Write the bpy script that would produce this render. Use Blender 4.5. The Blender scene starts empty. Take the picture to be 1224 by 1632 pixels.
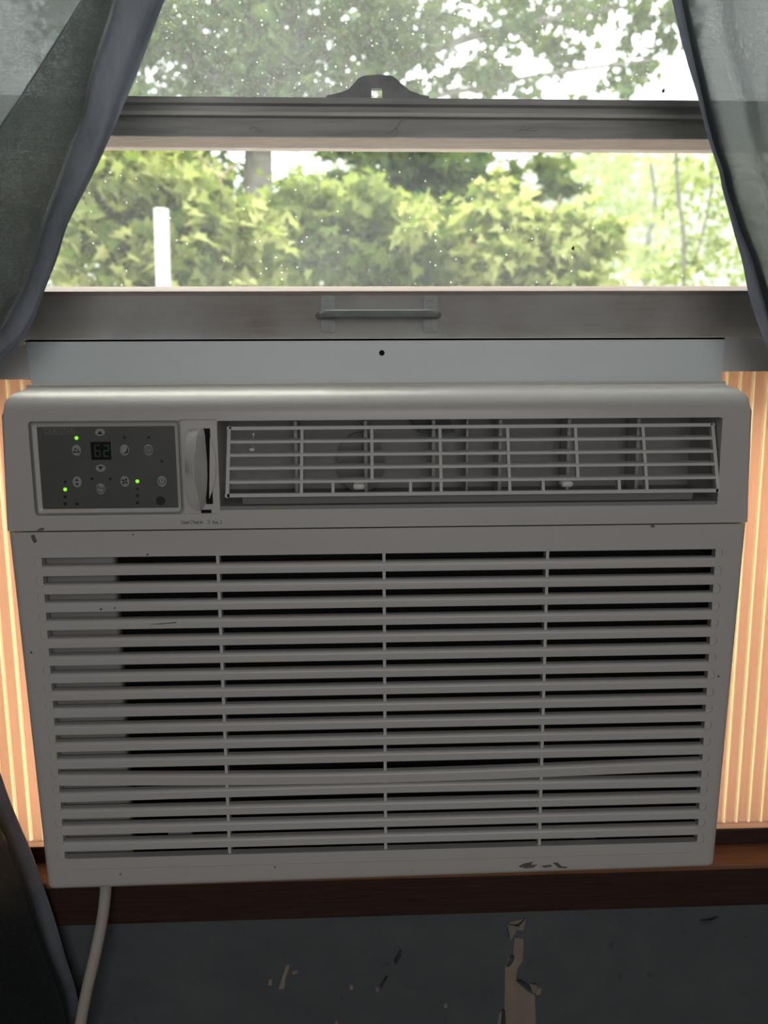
import bpy, bmesh, math, random
import numpy as np
from mathutils import Vector, Matrix, noise

random.seed(7); RNG = np.random.default_rng(11)
SC = bpy.context.scene; COL = SC.collection

# ------------------------------------------------------------------ camera
ZC = 1.32                       # camera height above the floor (m)
FPX = 1226.0                    # focal length in pixels of the 1224 x 1632 frame
PITCH, YAW, ROLL = math.radians(9.0809), math.radians(2.0552), math.radians(-0.3283)
_cp, _sp = math.cos(PITCH), math.sin(PITCH)
FWD = Vector((math.sin(YAW) * _cp, math.cos(YAW) * _cp, -_sp))
_r = FWD.cross(Vector((0, 0, 1))).normalized(); _u = _r.cross(FWD)
RIGHT = math.cos(ROLL) * _r + math.sin(ROLL) * _u
UP = -math.sin(ROLL) * _r + math.cos(ROLL) * _u
cd = bpy.data.cameras.new('camera'); cam = bpy.data.objects.new('camera', cd); COL.objects.link(cam)
cam.matrix_world = Matrix((
    (RIGHT.x, UP.x, -FWD.x, 0), (RIGHT.y, UP.y, -FWD.y, 0), (RIGHT.z, UP.z, -FWD.z, ZC), (0, 0, 0, 1)))
cd.sensor_fit = 'VERTICAL'; cd.sensor_height = 36.0; cd.lens = 36.0 * FPX / 1632.0
cd.clip_start = 0.02; cd.clip_end = 300
cd.dof.use_dof = True; cd.dof.focus_distance = 0.70; cd.dof.aperture_fstop = cd.lens / 4.5   # 4.5 mm pupil
SC.camera = cam
SC.view_settings.view_transform = 'Standard'; SC.view_settings.look = 'None'
SC.view_settings.gamma = 1.0; SC.view_settings.use_curve_mapping = False
SC.view_settings.exposure = 0.0
SC.cycles.transparent_max_bounces = 24
SC.cycles.max_bounces = 10
SC.cycles.volume_bounces = 1

# ------------------------------------------------------------------ sky, sun, room light
W = bpy.data.worlds.new('overcast_sky'); SC.world = W; W.use_nodes = True
bg = W.node_tree.nodes['Background']; bg.inputs[0].default_value = (0.93, 0.97, 1.0, 1); bg.inputs[1].default_value = 5.0
sd = bpy.data.lights.new('hazy_sun', 'SUN'); sun = bpy.data.objects.new('hazy_sun', sd); COL.objects.link(sun)
sd.energy = 7.0; sd.angle = math.radians(36); sd.color = (1.0, 0.95, 0.82)
sun.rotation_euler = Vector((0.25, -0.55, -0.9)).to_track_quat('-Z', 'Y').to_euler()
sun.location = (-2, 6, 8)
ad = bpy.data.lights.new('room_fill_light', 'AREA'); al = bpy.data.objects.new('room_fill_light', ad); COL.objects.link(al)
ad.shape = 'RECTANGLE'; ad.size = 1.8; ad.size_y = 1.3; ad.energy = 16.0; ad.color = (1.0, 0.985, 0.97)  # added fill before the solid back wall; no window stands there
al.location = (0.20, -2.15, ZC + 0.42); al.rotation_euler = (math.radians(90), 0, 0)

# ------------------------------------------------------------------ helpers
def P(px, py, Y):
    d = FWD * FPX + RIGHT * (px - 612.0) + UP * (816.0 - py)
    d = d * (Y / d.y)
    return Vector((d.x, d.y, d.z + ZC))

def ZP(px, py, Y): return P(px, py, Y).z

class Nodes:
    def __init__(s, name):
        s.m = bpy.data.materials.new(name); s.m.use_nodes = True; s.t = s.m.node_tree; s.t.nodes.clear()
        s.out = s.t.nodes.new('ShaderNodeOutputMaterial')
    def n(s, typ, **kw):
        nd = s.t.nodes.new('ShaderNode' + typ)
        ins = kw.pop('ins', {})
        for k, v in kw.items(): setattr(nd, k, v)
        for k, v in ins.items():
            if hasattr(v, 'bl_idname') or isinstance(v, bpy.types.NodeSocket): s.t.links.new(v, nd.inputs[k])
            else: nd.inputs[k].default_value = v
        return nd
    def ramp(s, fac, stops):
        r = s.n('ValToRGB', ins={'Fac': fac}); e = r.color_ramp.elements
        while len(e) < len(stops): e.new(0.5)
        for q, (p, c) in zip(e, stops): q.position = p; q.color = c if len(c) == 4 else (*c, 1)
        return r.outputs[0]
    def tex(s, kind='Object'): return s.n('TexCoord').outputs[kind]
    def noise(s, vec, scale, detail=3, rough=.55, sc3=None, dist=0):
        if sc3: vec = s.n('Mapping', ins={'Vector': vec, 'Scale': sc3}).outputs[0]
        return s.n('TexNoise', ins={'Vector': vec, 'Scale': scale, 'Detail': detail, 'Roughness': rough, 'Distortion': dist}).outputs['Fac']
    def mixc(s, f, a, b, mode='MIX'):
        m = s.n('Mix', data_type='RGBA', blend_type=mode)
        for i, v in ((0, f), (6, a), (7, b)):
            if isinstance(v, bpy.types.NodeSocket): s.t.links.new(v, m.inputs[i])
            else: m.inputs[i].default_value = v if i == 0 else (*v, 1) if len(v) == 3 else v
        return m.outputs[2]
    def math(s, op, a, b=0.0, c=None, clamp=False):
        m = s.n('Math', operation=op, use_clamp=clamp)
        for i, v in enumerate((a, b) if c is None else (a, b, c)):
            if isinstance(v, bpy.types.NodeSocket): s.t.links.new(v, m.inputs[i])
            else: m.inputs[i].default_value = v
        return m.outputs[0]
    def bump(s, h, dist, strength=1.0):
        return s.n('Bump', ins={'Height': h, 'Distance': dist, 'Strength': strength}).outputs[0]
    def mix(s, f, a, b):
        m = s.n('MixShader')
        for i, v in ((0, f), (1, a), (2, b)):
            if isinstance(v, bpy.types.NodeSocket): s.t.links.new(v, m.inputs[i])
            else: m.inputs[i].default_value = v
        return m.outputs[0]
    def done(s, sh, vol=None):
        if sh is not None: s.t.links.new(sh, s.out.inputs['Surface'])
        if vol is not None: s.t.links.new(vol, s.out.inputs['Volume'])
        return s.m

def plain(name, c, rough=.5, var=.08, scale=30, spec=.4, metal=0, bump=0, bscale=300, c2=None, sc3=None):
    k = Nodes(name); v = k.tex()
    f = k.noise(v, scale, 4, sc3=sc3)
    a = tuple(x * (1 - var) for x in c); b = tuple(min(1, x * (1 + var)) for x in c) if c2 is None else c2
    col = k.ramp(f, [(.3, a), (.7, b)])
    ins = {'Base Color': col, 'Roughness': rough, 'Specular IOR Level': spec, 'Metallic': metal}
    if bump: ins['Normal'] = k.bump(k.noise(v, bscale, 3), bump)
    return k.done(k.n('BsdfPrincipled', ins=ins).outputs[0])

def emit(name, c, strength):
    k = Nodes(name); return k.done(k.n('Emission', ins={'Color': (*c, 1), 'Strength': strength}).outputs[0])

def wood(name, c1, c2, rough=.45, sc3=(2, 40, 40), spec=.4, scale=6, bump=.0004, dust_glare=None):
    k = Nodes(name); v = k.tex()
    f = k.noise(v, scale, 8, .65, sc3=sc3, dist=.6)
    g = k.noise(v, scale * 5, 4, .6, sc3=sc3)
    col = k.mixc(k.math('MULTIPLY', g, .5), k.ramp(f, [(.3, c1), (.72, c2)]), c1)
    if dust_glare:
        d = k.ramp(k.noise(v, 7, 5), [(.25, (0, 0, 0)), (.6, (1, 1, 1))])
        col = k.mixc(d, col, dust_glare)
    return k.done(k.n('BsdfPrincipled', ins={'Base Color': col, 'Roughness': rough, 'Specular IOR Level': spec,
                  'Normal': k.bump(f, bump)}).outputs[0])

ROOT0 = Vector((0, 0, 0))
def wloc(o):
    v = Vector((0, 0, 0))
    while o is not None: v = v + o.location; o = o.parent
    return v

def link(name, me, mats, parent=None, loc=None, smooth=None, kind=None):
    """me holds world coordinates; moved so the object's origin is loc (default: parent's origin / world origin)."""
    base = loc if loc is not None else (wloc(parent) if parent else Vector((0, 0, 0)))
    me.transform(Matrix.Translation(-base))
    for m in (mats if isinstance(mats, (list, tuple)) else [mats]): me.materials.append(m)
    if smooth is not None:
        for p in me.polygons: p.use_smooth = True
        me.set_sharp_from_angle(angle=math.radians(smooth))
    o = bpy.data.objects.new(name, me); COL.objects.link(o)
    if parent: o.parent = parent; o.location = base - wloc(parent)
    else: o.location = base
    if kind: o['kind'] = kind
    return o

def obj(name, bm, mat, parent=None, loc=None, smooth=None, kind=None):
    me = bpy.data.meshes.new(name); bmesh.ops.recalc_face_normals(bm, faces=bm.faces); bm.to_mesh(me); bm.free()
    return link(name, me, mat, parent, loc, smooth, kind)

def empty(name, loc, label=None, cat=None, group=None, kind=None):
    o = bpy.data.objects.new(name, None); COL.objects.link(o); o.location = loc; o.empty_display_size = .05
    return tag(o, label, cat, group, kind)

def tag(o, label=None, cat=None, group=None, kind=None):
    if label: o['label'] = label
    if cat: o['category'] = cat
    if group: o['group'] = group
    if kind: o['kind'] = kind
    return o

def twin(o, parent, delta):
    c = o.copy(); COL.objects.link(c); c.parent = parent; c.location = o.location + delta
    return c

def box(bm, x0, x1, y0, y1, z0, z1, bev=0, seg=2):
    r = bmesh.ops.create_cube(bm, size=1.0)
    bmesh.ops.scale(bm, vec=(x1 - x0, y1 - y0, z1 - z0), verts=r['verts'])
    bmesh.ops.translate(bm, vec=((x0 + x1) / 2, (y0 + y1) / 2, (z0 + z1) / 2), verts=r['verts'])
    if bev:
        ed = list({e for v in r['verts'] for e in v.link_edges})
        bmesh.ops.bevel(bm, geom=ed, offset=bev, segments=seg, affect='EDGES', profile=.5)
    return bm

def B(): return bmesh.new()

def extrude_x(bm, prof, x0, x1, n=1, fn=None):
    """prof: closed list of (y,z); swept along x with n segments; fn(x,y,z)->(x,y,z)."""
    rows = []
    for i in range(n + 1):
        x = x0 + (x1 - x0) * i / n
        rows.append([bm.verts.new(fn(x, y, z) if fn else (x, y, z)) for y, z in prof])
    m = len(prof)
    for i in range(n):
        for j in range(m):
            bm.faces.new((rows[i][j], rows[i][(j + 1) % m], rows[i + 1][(j + 1) % m], rows[i + 1][j]))
    bm.faces.new(rows[0]); bm.faces.new(rows[-1])
    return bm

def prism_y(bm, pts, y0, y1, bev=0):
    """pts (x,z) outline on the y0 face, extruded to y1."""
    a = [bm.verts.new((x, y0, z)) for x, z in pts]; b = [bm.verts.new((x, y1, z)) for x, z in pts]
    n = len(pts); f0 = bm.faces.new(a); bm.faces.new(b[::-1])
    for i in range(n): bm.faces.new((a[i], b[i], b[(i + 1) % n], a[(i + 1) % n]))
    if bev: bmesh.ops.bevel(bm, geom=list(f0.edges), offset=bev, segments=2, affect='EDGES')
    return bm

def rrect(x0, x1, z0, z1, r, n=5):
    out = []
    for cx, cz, a0 in ((x1 - r, z1 - r, 0), (x0 + r, z1 - r, 90), (x0 + r, z0 + r, 180), (x1 - r, z0 + r, 270)):
        for i in range(n + 1):
            a = math.radians(a0 + 90 * i / n); out.append((cx + r * math.cos(a), cz + r * math.sin(a)))
    return out

def ring_y(bm, outer, inner, y0, y1, yi0=None):
    """frame between two outlines with equal point counts."""
    yi0 = y0 if yi0 is None else yi0
    n = len(outer)
    A = [bm.verts.new((x, y0, z)) for x, z in outer]; C = [bm.verts.new((x, yi0, z)) for x, z in inner]
    A2 = [bm.verts.new((x, y1, z)) for x, z in outer]; C2 = [bm.verts.new((x, y1, z)) for x, z in inner]
    for i in range(n):
        j = (i + 1) % n
        bm.faces.new((A[i], A[j], C[j], C[i])); bm.faces.new((A2[j], A2[i], C2[i], C2[j]))
        bm.faces.new((A[j], A[i], A2[i], A2[j])); bm.faces.new((C[i], C[j], C2[j], C2[i]))
    return bm

def tube(bm, pts, rads, n=10, cap=True):
    pts = [Vector(p) for p in pts]
    if not isinstance(rads, (list, tuple)): rads = [rads] * len(pts)
    prev = None; rings = []
    for i, p in enumerate(pts):
        t = (pts[min(i + 1, len(pts) - 1)] - pts[max(i - 1, 0)]).normalized()
        a = Vector((1, 0, 0)) if prev is None else prev
        a = (a - t * a.dot(t))
        if a.length < 1e-4: a = Vector((0, 1, 0)) - t * t.y
        a.normalize(); prev = a; b = t.cross(a)
        rings.append([bm.verts.new(p + rads[i] * (math.cos(2 * math.pi * k / n) * a + math.sin(2 * math.pi * k / n) * b)) for k in range(n)])
    for r0, r1 in zip(rings, rings[1:]):
        for k in range(n): bm.faces.new((r0[k], r0[(k + 1) % n], r1[(k + 1) % n], r1[k]))
    if cap: bm.faces.new(rings[0]); bm.faces.new(rings[-1])
    return bm

def catmull(pts, n=6):
    pts = [Vector(p) for p in pts]; out = []
    q = [2 * pts[0] - pts[1]] + pts + [2 * pts[-1] - pts[-2]]
    for i in range(1, len(q) - 2):
        for k in range(n):
            t = k / n; a, b, c, d = q[i - 1:i + 3]
            out.append(.5 * ((2 * b) + (c - a) * t + (2 * a - 5 * b + 4 * c - d) * t * t + (3 * b - a - 3 * c + d) * t ** 3))
    out.append(pts[-1]); return out

def disc_y(bm, cx, cz, rx, rz, y0, y1, n=20):
    return prism_y(bm, [(cx + rx * math.cos(2 * math.pi * i / n), cz + rz * math.sin(2 * math.pi * i / n)) for i in range(n)], y0, y1)

def cut(me, cutters):
    """boolean difference of mesh me with a list of bmesh cutters; returns a new mesh."""
    o = bpy.data.objects.new('work', me); COL.objects.link(o); cs = []
    for k, b in enumerate(cutters):
        bmesh.ops.recalc_face_normals(b, faces=b.faces)
        m = bpy.data.meshes.new('cutter'); b.to_mesh(m); b.free()
        c = bpy.data.objects.new('cutter', m); COL.objects.link(c); cs.append(c)
        md = o.modifiers.new('b%d' % k, 'BOOLEAN'); md.operation = 'DIFFERENCE'; md.object = c; md.solver = 'EXACT'
    dg = bpy.context.evaluated_depsgraph_get(); dg.update()
    r = bpy.data.meshes.new_from_object(o.evaluated_get(dg))
    for c in cs: bpy.data.objects.remove(c)
    bpy.data.objects.remove(o)
    return r

def text(s, x, z, y, size, mat, parent, name='lettering', sx=1.0, align='LEFT', depth=.00015):
    c = bpy.data.curves.new('t', 'FONT'); c.body = s; c.size = size; c.align_x = align; c.align_y = 'CENTER'; c.extrude = depth
    o = bpy.data.objects.new('t', c); COL.objects.link(o)
    dg = bpy.context.evaluated_depsgraph_get(); dg.update()
    me = bpy.data.meshes.new_from_object(o.evaluated_get(dg)); bpy.data.objects.remove(o)
    me.transform(Matrix.Translation((x, y, z)) @ Matrix.Rotation(math.pi / 2, 4, 'X') @ Matrix.Diagonal((sx, 1, 1, 1)))
    me.materials.clear()
    return link(name, me, mat, parent)

# ------------------------------------------------------------------ materials
def plastic(name, c, rough=.29, spec=.5):
    k = Nodes(name); v = k.tex()
    f = k.noise(v, 9, 5, .6); d = k.ramp(k.noise(v, 90, 2), [(.70, (0, 0, 0)), (.78, (1, 1, 1))])
    col = k.mixc(k.math('MULTIPLY', f, .22), c, tuple(x * .72 for x in c))
    col = k.mixc(k.math('MULTIPLY', d, .10), col, (.12, .10, .09))
    return k.done(k.n('BsdfPrincipled', ins={'Base Color': col, 'Roughness': rough, 'Specular IOR Level': spec,
                  'Normal': k.bump(k.noise(v, 900, 2), .00003)}).outputs[0])

M = {}
M['plastic'] = plastic('aged_white_plastic', (.60, .578, .558))
M['plastic_vent'] = plastic('vent_white_plastic', (.66, .65, .63), .38)
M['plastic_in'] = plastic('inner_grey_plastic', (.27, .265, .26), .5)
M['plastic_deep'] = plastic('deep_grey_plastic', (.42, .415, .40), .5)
M['plastic_lever'] = plastic('lever_white_plastic', (.78, .77, .74), .35)
M['scroll'] = plain('dark_scroll_plastic', (.12, .13, .13), .5)
M['filter'] = plain('black_filter', (.006, .006, .006), .9, .3, 400)
M['metal_white'] = plain('white_painted_steel', (.77, .835, .855), .36, .03, 5, .5)
M['track'] = plain('white_track_plastic', (.76, .75, .755), .4, .05, 8, .5)
M['panel_face'] = plain('charcoal_panel_film', (.10, .102, .101), .4, .06, 40, .35)
M['button'] = plain('grey_button_rubber', (.36, .35, .33), .5, .06, 60)
M['button_mark'] = plain('black_button_mark', (.02, .02, .02), .6, .05)
M['lamp_off'] = plain('unlit_indicator_lamp', (.012, .012, .012), .4, .05)
M['print'] = plain('grey_panel_print', (.20, .205, .21), .6, .03)
M['print_dark'] = plain('dark_case_print', (.02, .018, .018), .7, .05)
M['display'] = plain('display_window', (.010, .013, .012), .2, .05)
M['led'] = emit('green_indicator_lamp', (.30, 1.0, .03), 1.0)
M['digit'] = emit('lit_green_digit', (.08, .26, .12), .16)
M['digit_dim'] = emit('faint_green_digit', (.06, .085, .075), .30)
M['smudge'] = plain('dark_smudge', (.15, .125, .11), .8, .5, 500)
M['cord'] = plain('white_cord_sheath', (.50, .46, .42), .45, .06, 20)
M['sash_wood'] = wood('glare_greyed_brown_sash_wood', (.25, .185, .155), (.38, .33, .30), .5, dust_glare=(.47, .47, .455), bump=.0001)  # grey of veiling glare mixed over the brown in random patches
M['bare_wood'] = wood('weathered_bare_wood', (.26, .185, .155), (.52, .40, .345), .7, sc3=(3, 60, 60), scale=9)
M['rail_metal'] = plain('weathered_grey_rail', (.46, .46, .44), .6, .25, 25, sc3=(.3, 4, 4), c2=(.62, .61, .57))
M['rail_light'] = plain('worn_light_rail_edge', (.70, .69, .61), .6, .2, 25, sc3=(.3, 4, 4))
M['latch'] = plain('dull_dark_metal', (.30, .31, .31), .5, .2, 60, metal=.1)
M['handle'] = plain('dull_teal_grey_metal', (.27, .30, .29), .3, .12, 60, .5)
M['dark_wood'] = wood('dark_varnished_wood', (.022, .012, .009), (.075, .036, .025), .42, sc3=(2, 50, 50), scale=8)
M['sill_wood'] = wood('lit_orange_brown_sill_wood', (.16, .07, .035), (.34, .17, .09), .5, sc3=(2, 50, 50), scale=8)
M['ext_wood'] = wood('pale_weathered_exterior_wood', (.55, .52, .48), (.75, .72, .68), .8)
M['plaster'] = plain('bare_cream_plaster', (.30, .255, .21), .9, .12, 40, .2)
M['flake'] = plain('curled_slate_paint', (.085, .095, .105), .5, .15, 60)
M['flake_light'] = plain('curled_paint_back', (.26, .23, .19), .8, .15, 60)
M['room_wall'] = plain('room_paint', (.26, .275, .28), .8, .05, 6)
M['room_floor'] = wood('floor_boards', (.16, .09, .05), (.30, .19, .11), .5)
M['room_ceiling'] = plain('ceiling_paint', (.50, .49, .47), .9, .03, 6)
M['rod'] = plain('dark_rod_metal', (.05, .05, .05), .4, .1)
M['bark'] = plain('tree_bark', (.13, .115, .095), .9, .4, 12)
M['twig'] = plain('tan_twig', (.28, .21, .13), .8, .2, 12)
M['post'] = plain('white_post_paint', (.50, .47, .43), .6, .05, 10, c2=(.55, .53, .50))
M['rust'] = plain('brown_post_stain', (.26, .17, .11), .8, .2, 90)
M['ground'] = plain('pale_gravel_ground', (.36, .33, .29), .9, .15, 3)
M['hill'] = plain('hill_forest', (.07, .11, .05), .9, .5, .6)

def paint_wall():
    k = Nodes('slate_blue_wall_paint'); v = k.tex()
    f = k.noise(v, 14, 6, .6); g = k.noise(v, 60, 3)
    col = k.ramp(f, [(.3, (.076, .092, .102)), (.7, (.108, .124, .134))])
    col = k.mixc(k.math('MULTIPLY', k.ramp(g, [(.66, (0, 0, 0)), (.72, (1, 1, 1))]), .5), col, (.03, .035, .04))
    return k.done(k.n('BsdfPrincipled', ins={'Base Color': col, 'Roughness': .6, 'Normal': k.bump(k.noise(v, 45, 4), .0012)}).outputs[0])
M['wall'] = paint_wall()

def leaf_mat(name, c1, c2, trans=.5):
    k = Nodes(name)
    at = k.n('Attribute', attribute_name='tint').outputs['Fac']
    oi = k.n('ObjectInfo').outputs['Random']
    col = k.ramp(at, [(0, c1), (1, c2)])
    df = k.n('BsdfDiffuse', ins={'Color': col}).outputs[0]
    tc = k.mixc(.35, col, (.5, .56, .07))
    tr = k.n('BsdfTranslucent', ins={'Color': tc}).outputs[0]
    return k.done(k.mix(trans, df, tr))
M['leaf_yellow'] = leaf_mat('yellow_green_leaf', (.06, .11, .028), (.56, .54, .24))
M['leaf_mid'] = leaf_mat('mid_green_leaf', (.05, .095, .03), (.34, .38, .14))
M['leaf_dark'] = leaf_mat('dark_green_leaf', (.028, .055, .026), (.075, .12, .045), .3)
M['leaf_pale'] = leaf_mat('mist_paled_green_leaf', (.22, .30, .09), (.44, .48, .19))  # paleness of the mist is put into this leaf colour

def glass(name, dust_glare, speck, seed):
    """clear pane with a dusty film (scatters daylight) and pale specks of dirt."""
    k = Nodes(name); v = k.tex()
    v = k.n('Mapping', ins={'Vector': v, 'Location': (seed, seed * 2, seed * 3)}).outputs[0]
    film = k.math('MULTIPLY', k.ramp(k.noise(v, 7, 6, .65), [(.25, (.45, .45, .45)), (.8, (1.3, 1.3, 1.3))]), dust_glare)
    vo = k.n('TexVoronoi', feature='F1', ins={'Vector': v, 'Scale': 200, 'Randomness': 1.0})
    keep = k.math('GREATER_THAN', k.n('SeparateColor', ins={'Color': vo.outputs['Color']}).outputs[0], 1 - speck)
    dot = k.math('LESS_THAN', vo.outputs['Distance'], .17)
    vo2 = k.n('TexVoronoi', feature='F1', ins={'Vector': v, 'Scale': 560, 'Randomness': 1.0})
    keep2 = k.math('GREATER_THAN', k.n('SeparateColor', ins={'Color': vo2.outputs['Color']}).outputs[1], 1 - speck * 1.2)
    dot2 = k.math('LESS_THAN', vo2.outputs['Distance'], .3)
    sp = k.math('ADD', k.math('MULTIPLY', keep, dot), k.math('MULTIPLY', k.math('MULTIPLY', keep2, dot2), .5), clamp=True)
    fac = k.math('MAXIMUM', film, k.math('MULTIPLY', sp, .4))
    tr = k.n('BsdfTransparent', ins={'Color': (.95, .97, .96, 1)}).outputs[0]
    du = k.n('BsdfTranslucent', ins={'Color': (.86, .88, .84, 1)}).outputs[0]
    gl = k.n('BsdfGlossy', ins={'Roughness': .02, 'Color': (1, 1, 1, 1)}).outputs[0]
    sh = k.mix(fac, tr, du)
    fr = k.n('Fresnel', ins={'IOR': 1.25}).outputs[0]
    return k.done(k.mix(k.math('MULTIPLY', fr, .5), sh, gl))
M['glass_low'] = glass('dusty_window_glass', .032, .09, 0.3)
M['glass_up'] = glass('very_dusty_window_glass', .055, .17, 1.7)

def pleat_mat(name, c):
    k = Nodes(name); v = k.tex()
    f = k.noise(v, 20, 3, sc3=(1, 1, .1))
    col = k.mixc(k.math('MULTIPLY', f, .15), c, tuple(x * .8 for x in c))
    return k.done(k.mix(.72, k.n('BsdfDiffuse', ins={'Color': col}).outputs[0], k.n('BsdfTranslucent', ins={'Color': col}).outputs[0]))
M['pleat'] = pleat_mat('peach_translucent_vinyl', (.80, .57, .435))
M['hinge'] = pleat_mat('thin_pale_vinyl_hinge', (.97, .78, .48))

def cloth(name, c, tc, through, weave=1.0):
    k = Nodes(name); v = k.tex()
    w = k.noise(v, 620, 3, .75); s = k.noise(v, 16, 4, .6)
    fac = k.math('MULTIPLY', k.ramp(w, [(.38, (.25, .25, .25)), (.66, (1.6, 1.6, 1.6))]), through)
    col = k.mixc(k.math('MULTIPLY', s, .5), c, tuple(x * .6 for x in c))
    tcol = k.mixc(k.math('MULTIPLY', w, .5), tc, tuple(x * .55 for x in tc))
    cr = k.noise(v, 40, 5, .7, sc3=(.5, .5, 2.2), dist=1.2)
    nb = k.bump(k.math('ADD', k.math('MULTIPLY', w, .25), cr), 0.0008 * weave)
    df = k.n('BsdfDiffuse', ins={'Color': col, 'Normal': nb}).outputs[0]
    tl = k.n('BsdfTranslucent', ins={'Color': tcol, 'Normal': nb}).outputs[0]
    tr = k.n('BsdfTransparent').outputs[0]
    return k.done(k.mix(fac, k.mix(.7, df, tl), tr))
M['sheer'] = cloth('slate_sheer_cloth', (.085, .095, .10), (.15, .165, .165), .042)

M['sheer_thin'] = cloth('thin_slate_sheer_cloth', (.085, .095, .10), (.25, .265, .25), .26)

def satin():
    k = Nodes('blue_grey_satin_cloth'); v = k.tex()
    s = k.noise(v, 20, 4, .6, sc3=(1, 1, .3))
    col = k.ramp(s, [(.3, (.10, .115, .145)), (.7, (.27, .29, .345))])
    pr = k.n('BsdfPrincipled', ins={'Base Color': col, 'Roughness': .45, 'Specular IOR Level': .5, 'Sheen Weight': .4,
             'Normal': k.bump(k.noise(v, 26, 4, .6, sc3=(1, 1, .35)), .006)}).outputs[0]
    tl = k.n('BsdfTranslucent', ins={'Color': (.10, .11, .135, 1)}).outputs[0]
    return k.done(k.mix(.25, pr, tl))
M['satin'] = satin()

# ------------------------------------------------------------------ room and window wall
YW = 0.716                                  # room face of the window wall
ZS = ZP(1200, 1352, .73)                    # top of the window stool
XL, XR = -.47, .53                          # window opening
ZT = ZC + .95                               # head of the opening
RX0, RX1, RY0, ZCEIL = -1.7, 1.75, -2.2, 2.42

def wallbox(name, *a, mat='room_wall', **k):
    return tag(obj(name, box(B(), *a), M[mat], **k), kind='structure')
wallbox('floor', RX0, RX1, RY0, YW, -.05, 0, mat='room_floor')
wallbox('ceiling', RX0, RX1, RY0, YW + .15, ZCEIL, ZCEIL + .05, mat='room_ceiling')
wallbox('wall_left', RX0 - .1, RX0, RY0, YW + .15, 0, ZCEIL)
wallbox('wall_right', RX1, RX1 + .1, RY0, YW + .15, 0, ZCEIL)
wallbox('wall_back', RX0 - .1, RX1 + .1, RY0 - .1, RY0, 0, ZCEIL)
bm = B()
for a in ((RX0, XL, 0, ZCEIL), (XR, RX1, 0, ZCEIL), (XL, XR, 0, ZS - .02), (XL, XR, ZT, ZCEIL)):
    box(bm, a[0], a[1], YW, YW + .15, a[2], a[3])
wall = tag(obj('wall_front', bm, M['wall']), kind='structure')

# bare plaster where the paint has come off, and curled flakes of paint round it
def patch(pts, y=YW, mat='plaster', name='bare_plaster', th=.0006):
    q = [P(x, z, y) for x, z in pts]
    return obj(name, prism_y(B(), [(v.x, v.z) for v in q], y - th, y + .001), M[mat], wall)
patch([(820, 1494), (834, 1496), (833, 1530), (824, 1545), (822, 1560), (838, 1573), (852, 1585), (854, 1640), (803, 1640), (805, 1540), (810, 1527), (817, 1524)])
patch([(811, 1470), (836, 1464), (831, 1474), (822, 1484), (816, 1487), (810, 1478)])
patch([(843, 1567), (851, 1565), (853, 1574), (845, 1575)])
patch([(852, 1577), (863, 1574), (861, 1584), (853, 1587)])
patch([(795, 1615), (800, 1610), (802, 1634), (792, 1634)])
patch([(456, 1538), (462, 1537), (460, 1545), (455, 1558), (453, 1575), (444, 1576), (449, 1560)])
patch([(429, 1561), (434, 1560), (433, 1570), (427, 1570)])
patch([(466, 1548), (474, 1545), (474, 1550), (467, 1553)])
patch([(557, 1570), (562, 1569), (563, 1576), (558, 1577)])
patch([(598, 1574), (603, 1573), (604, 1579), (600, 1580)])
patch([(707, 1600), (712, 1598), (713, 1606), (708, 1606)])
patch([(534, 1628), (538, 1626), (540, 1636), (534, 1636)])
def flake(pts, mat, lift=.004):
    bm = B(); c = Vector((0, 0, 0)); q = []
    for i, (x, z) in enumerate(pts):
        v = P(x, z, YW); v.y -= .0008 + (lift if i % 2 else .0005); q.append(v); c += v
    c /= len(q); c.y -= lift * .4; cv = bm.verts.new(c); vs = [bm.verts.new(v) for v in q]
    for i in range(len(vs)): bm.faces.new((cv, vs[i], vs[(i + 1) % len(vs)]))
    r = bmesh.ops.extrude_face_region(bm, geom=bm.faces[:])
    bmesh.ops.translate(bm, vec=(0, .0007, 0), verts=[g for g in r['geom'] if isinstance(g, bmesh.types.BMVert)])
    return obj('paint_flake', bm, M[mat], wall, smooth=60)
flake([(808, 1472), (824, 1470), (838, 1462), (832, 1476), (820, 1480), (812, 1492)], 'flake_light', .006)
flake([(815, 1522), (819, 1520), (818, 1530), (812, 1536), (806, 1540), (810, 1530)], 'flake', .003)
flake([(822, 1562), (840, 1574), (856, 1586), (852, 1580), (842, 1568), (828, 1558)], 'flake', .005)
flake([(843, 1566), (854, 1564), (858, 1574), (848, 1578)], 'flake_light', .005)
flake([(800, 1608), (804, 1606), (806, 1640), (798, 1640)], 'flake', .004)
flake([(636, 1515), (640, 1512), (638, 1524), (630, 1534), (628, 1530)], 'flake', .003)
flake([(1115, 1466), (1130, 1462), (1145, 1460), (1138, 1470), (1120, 1472)], 'flake', .004)
flake([(605, 1570), (616, 1553), (618, 1556), (608, 1572)], 'flake', .003)

# stool and apron under the window (one dark board; light on its top painted in as orange-brown)
ZA0 = (ZP(90, 1478, .705) + ZP(1224, 1440, .705)) / 2
tr = tag(empty('trim_1', Vector((.03, .705, ZA0))), kind='structure')
obj('apron', box(B(), -.62, .68, .7045, YW + .001, ZA0, ZS - .004, .0015), M['dark_wood'], tr)
obj('stool_top', box(B(), -.58, .64, .7035, .80, ZS - .006, ZS, .0015), M['sill_wood'], tr)
ZL = ZP(1200, 1321, .737)
obj('sill_stop', box(B(), XL, XR, .737, .80, ZS, ZL, .001), M['dark_wood'], tr)
obj('exterior_sill', box(B(), XL - .05, XR + .05, .80, 1.0, ZS - .03, ZS + .004, .002), M['ext_wood'], tr)

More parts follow.
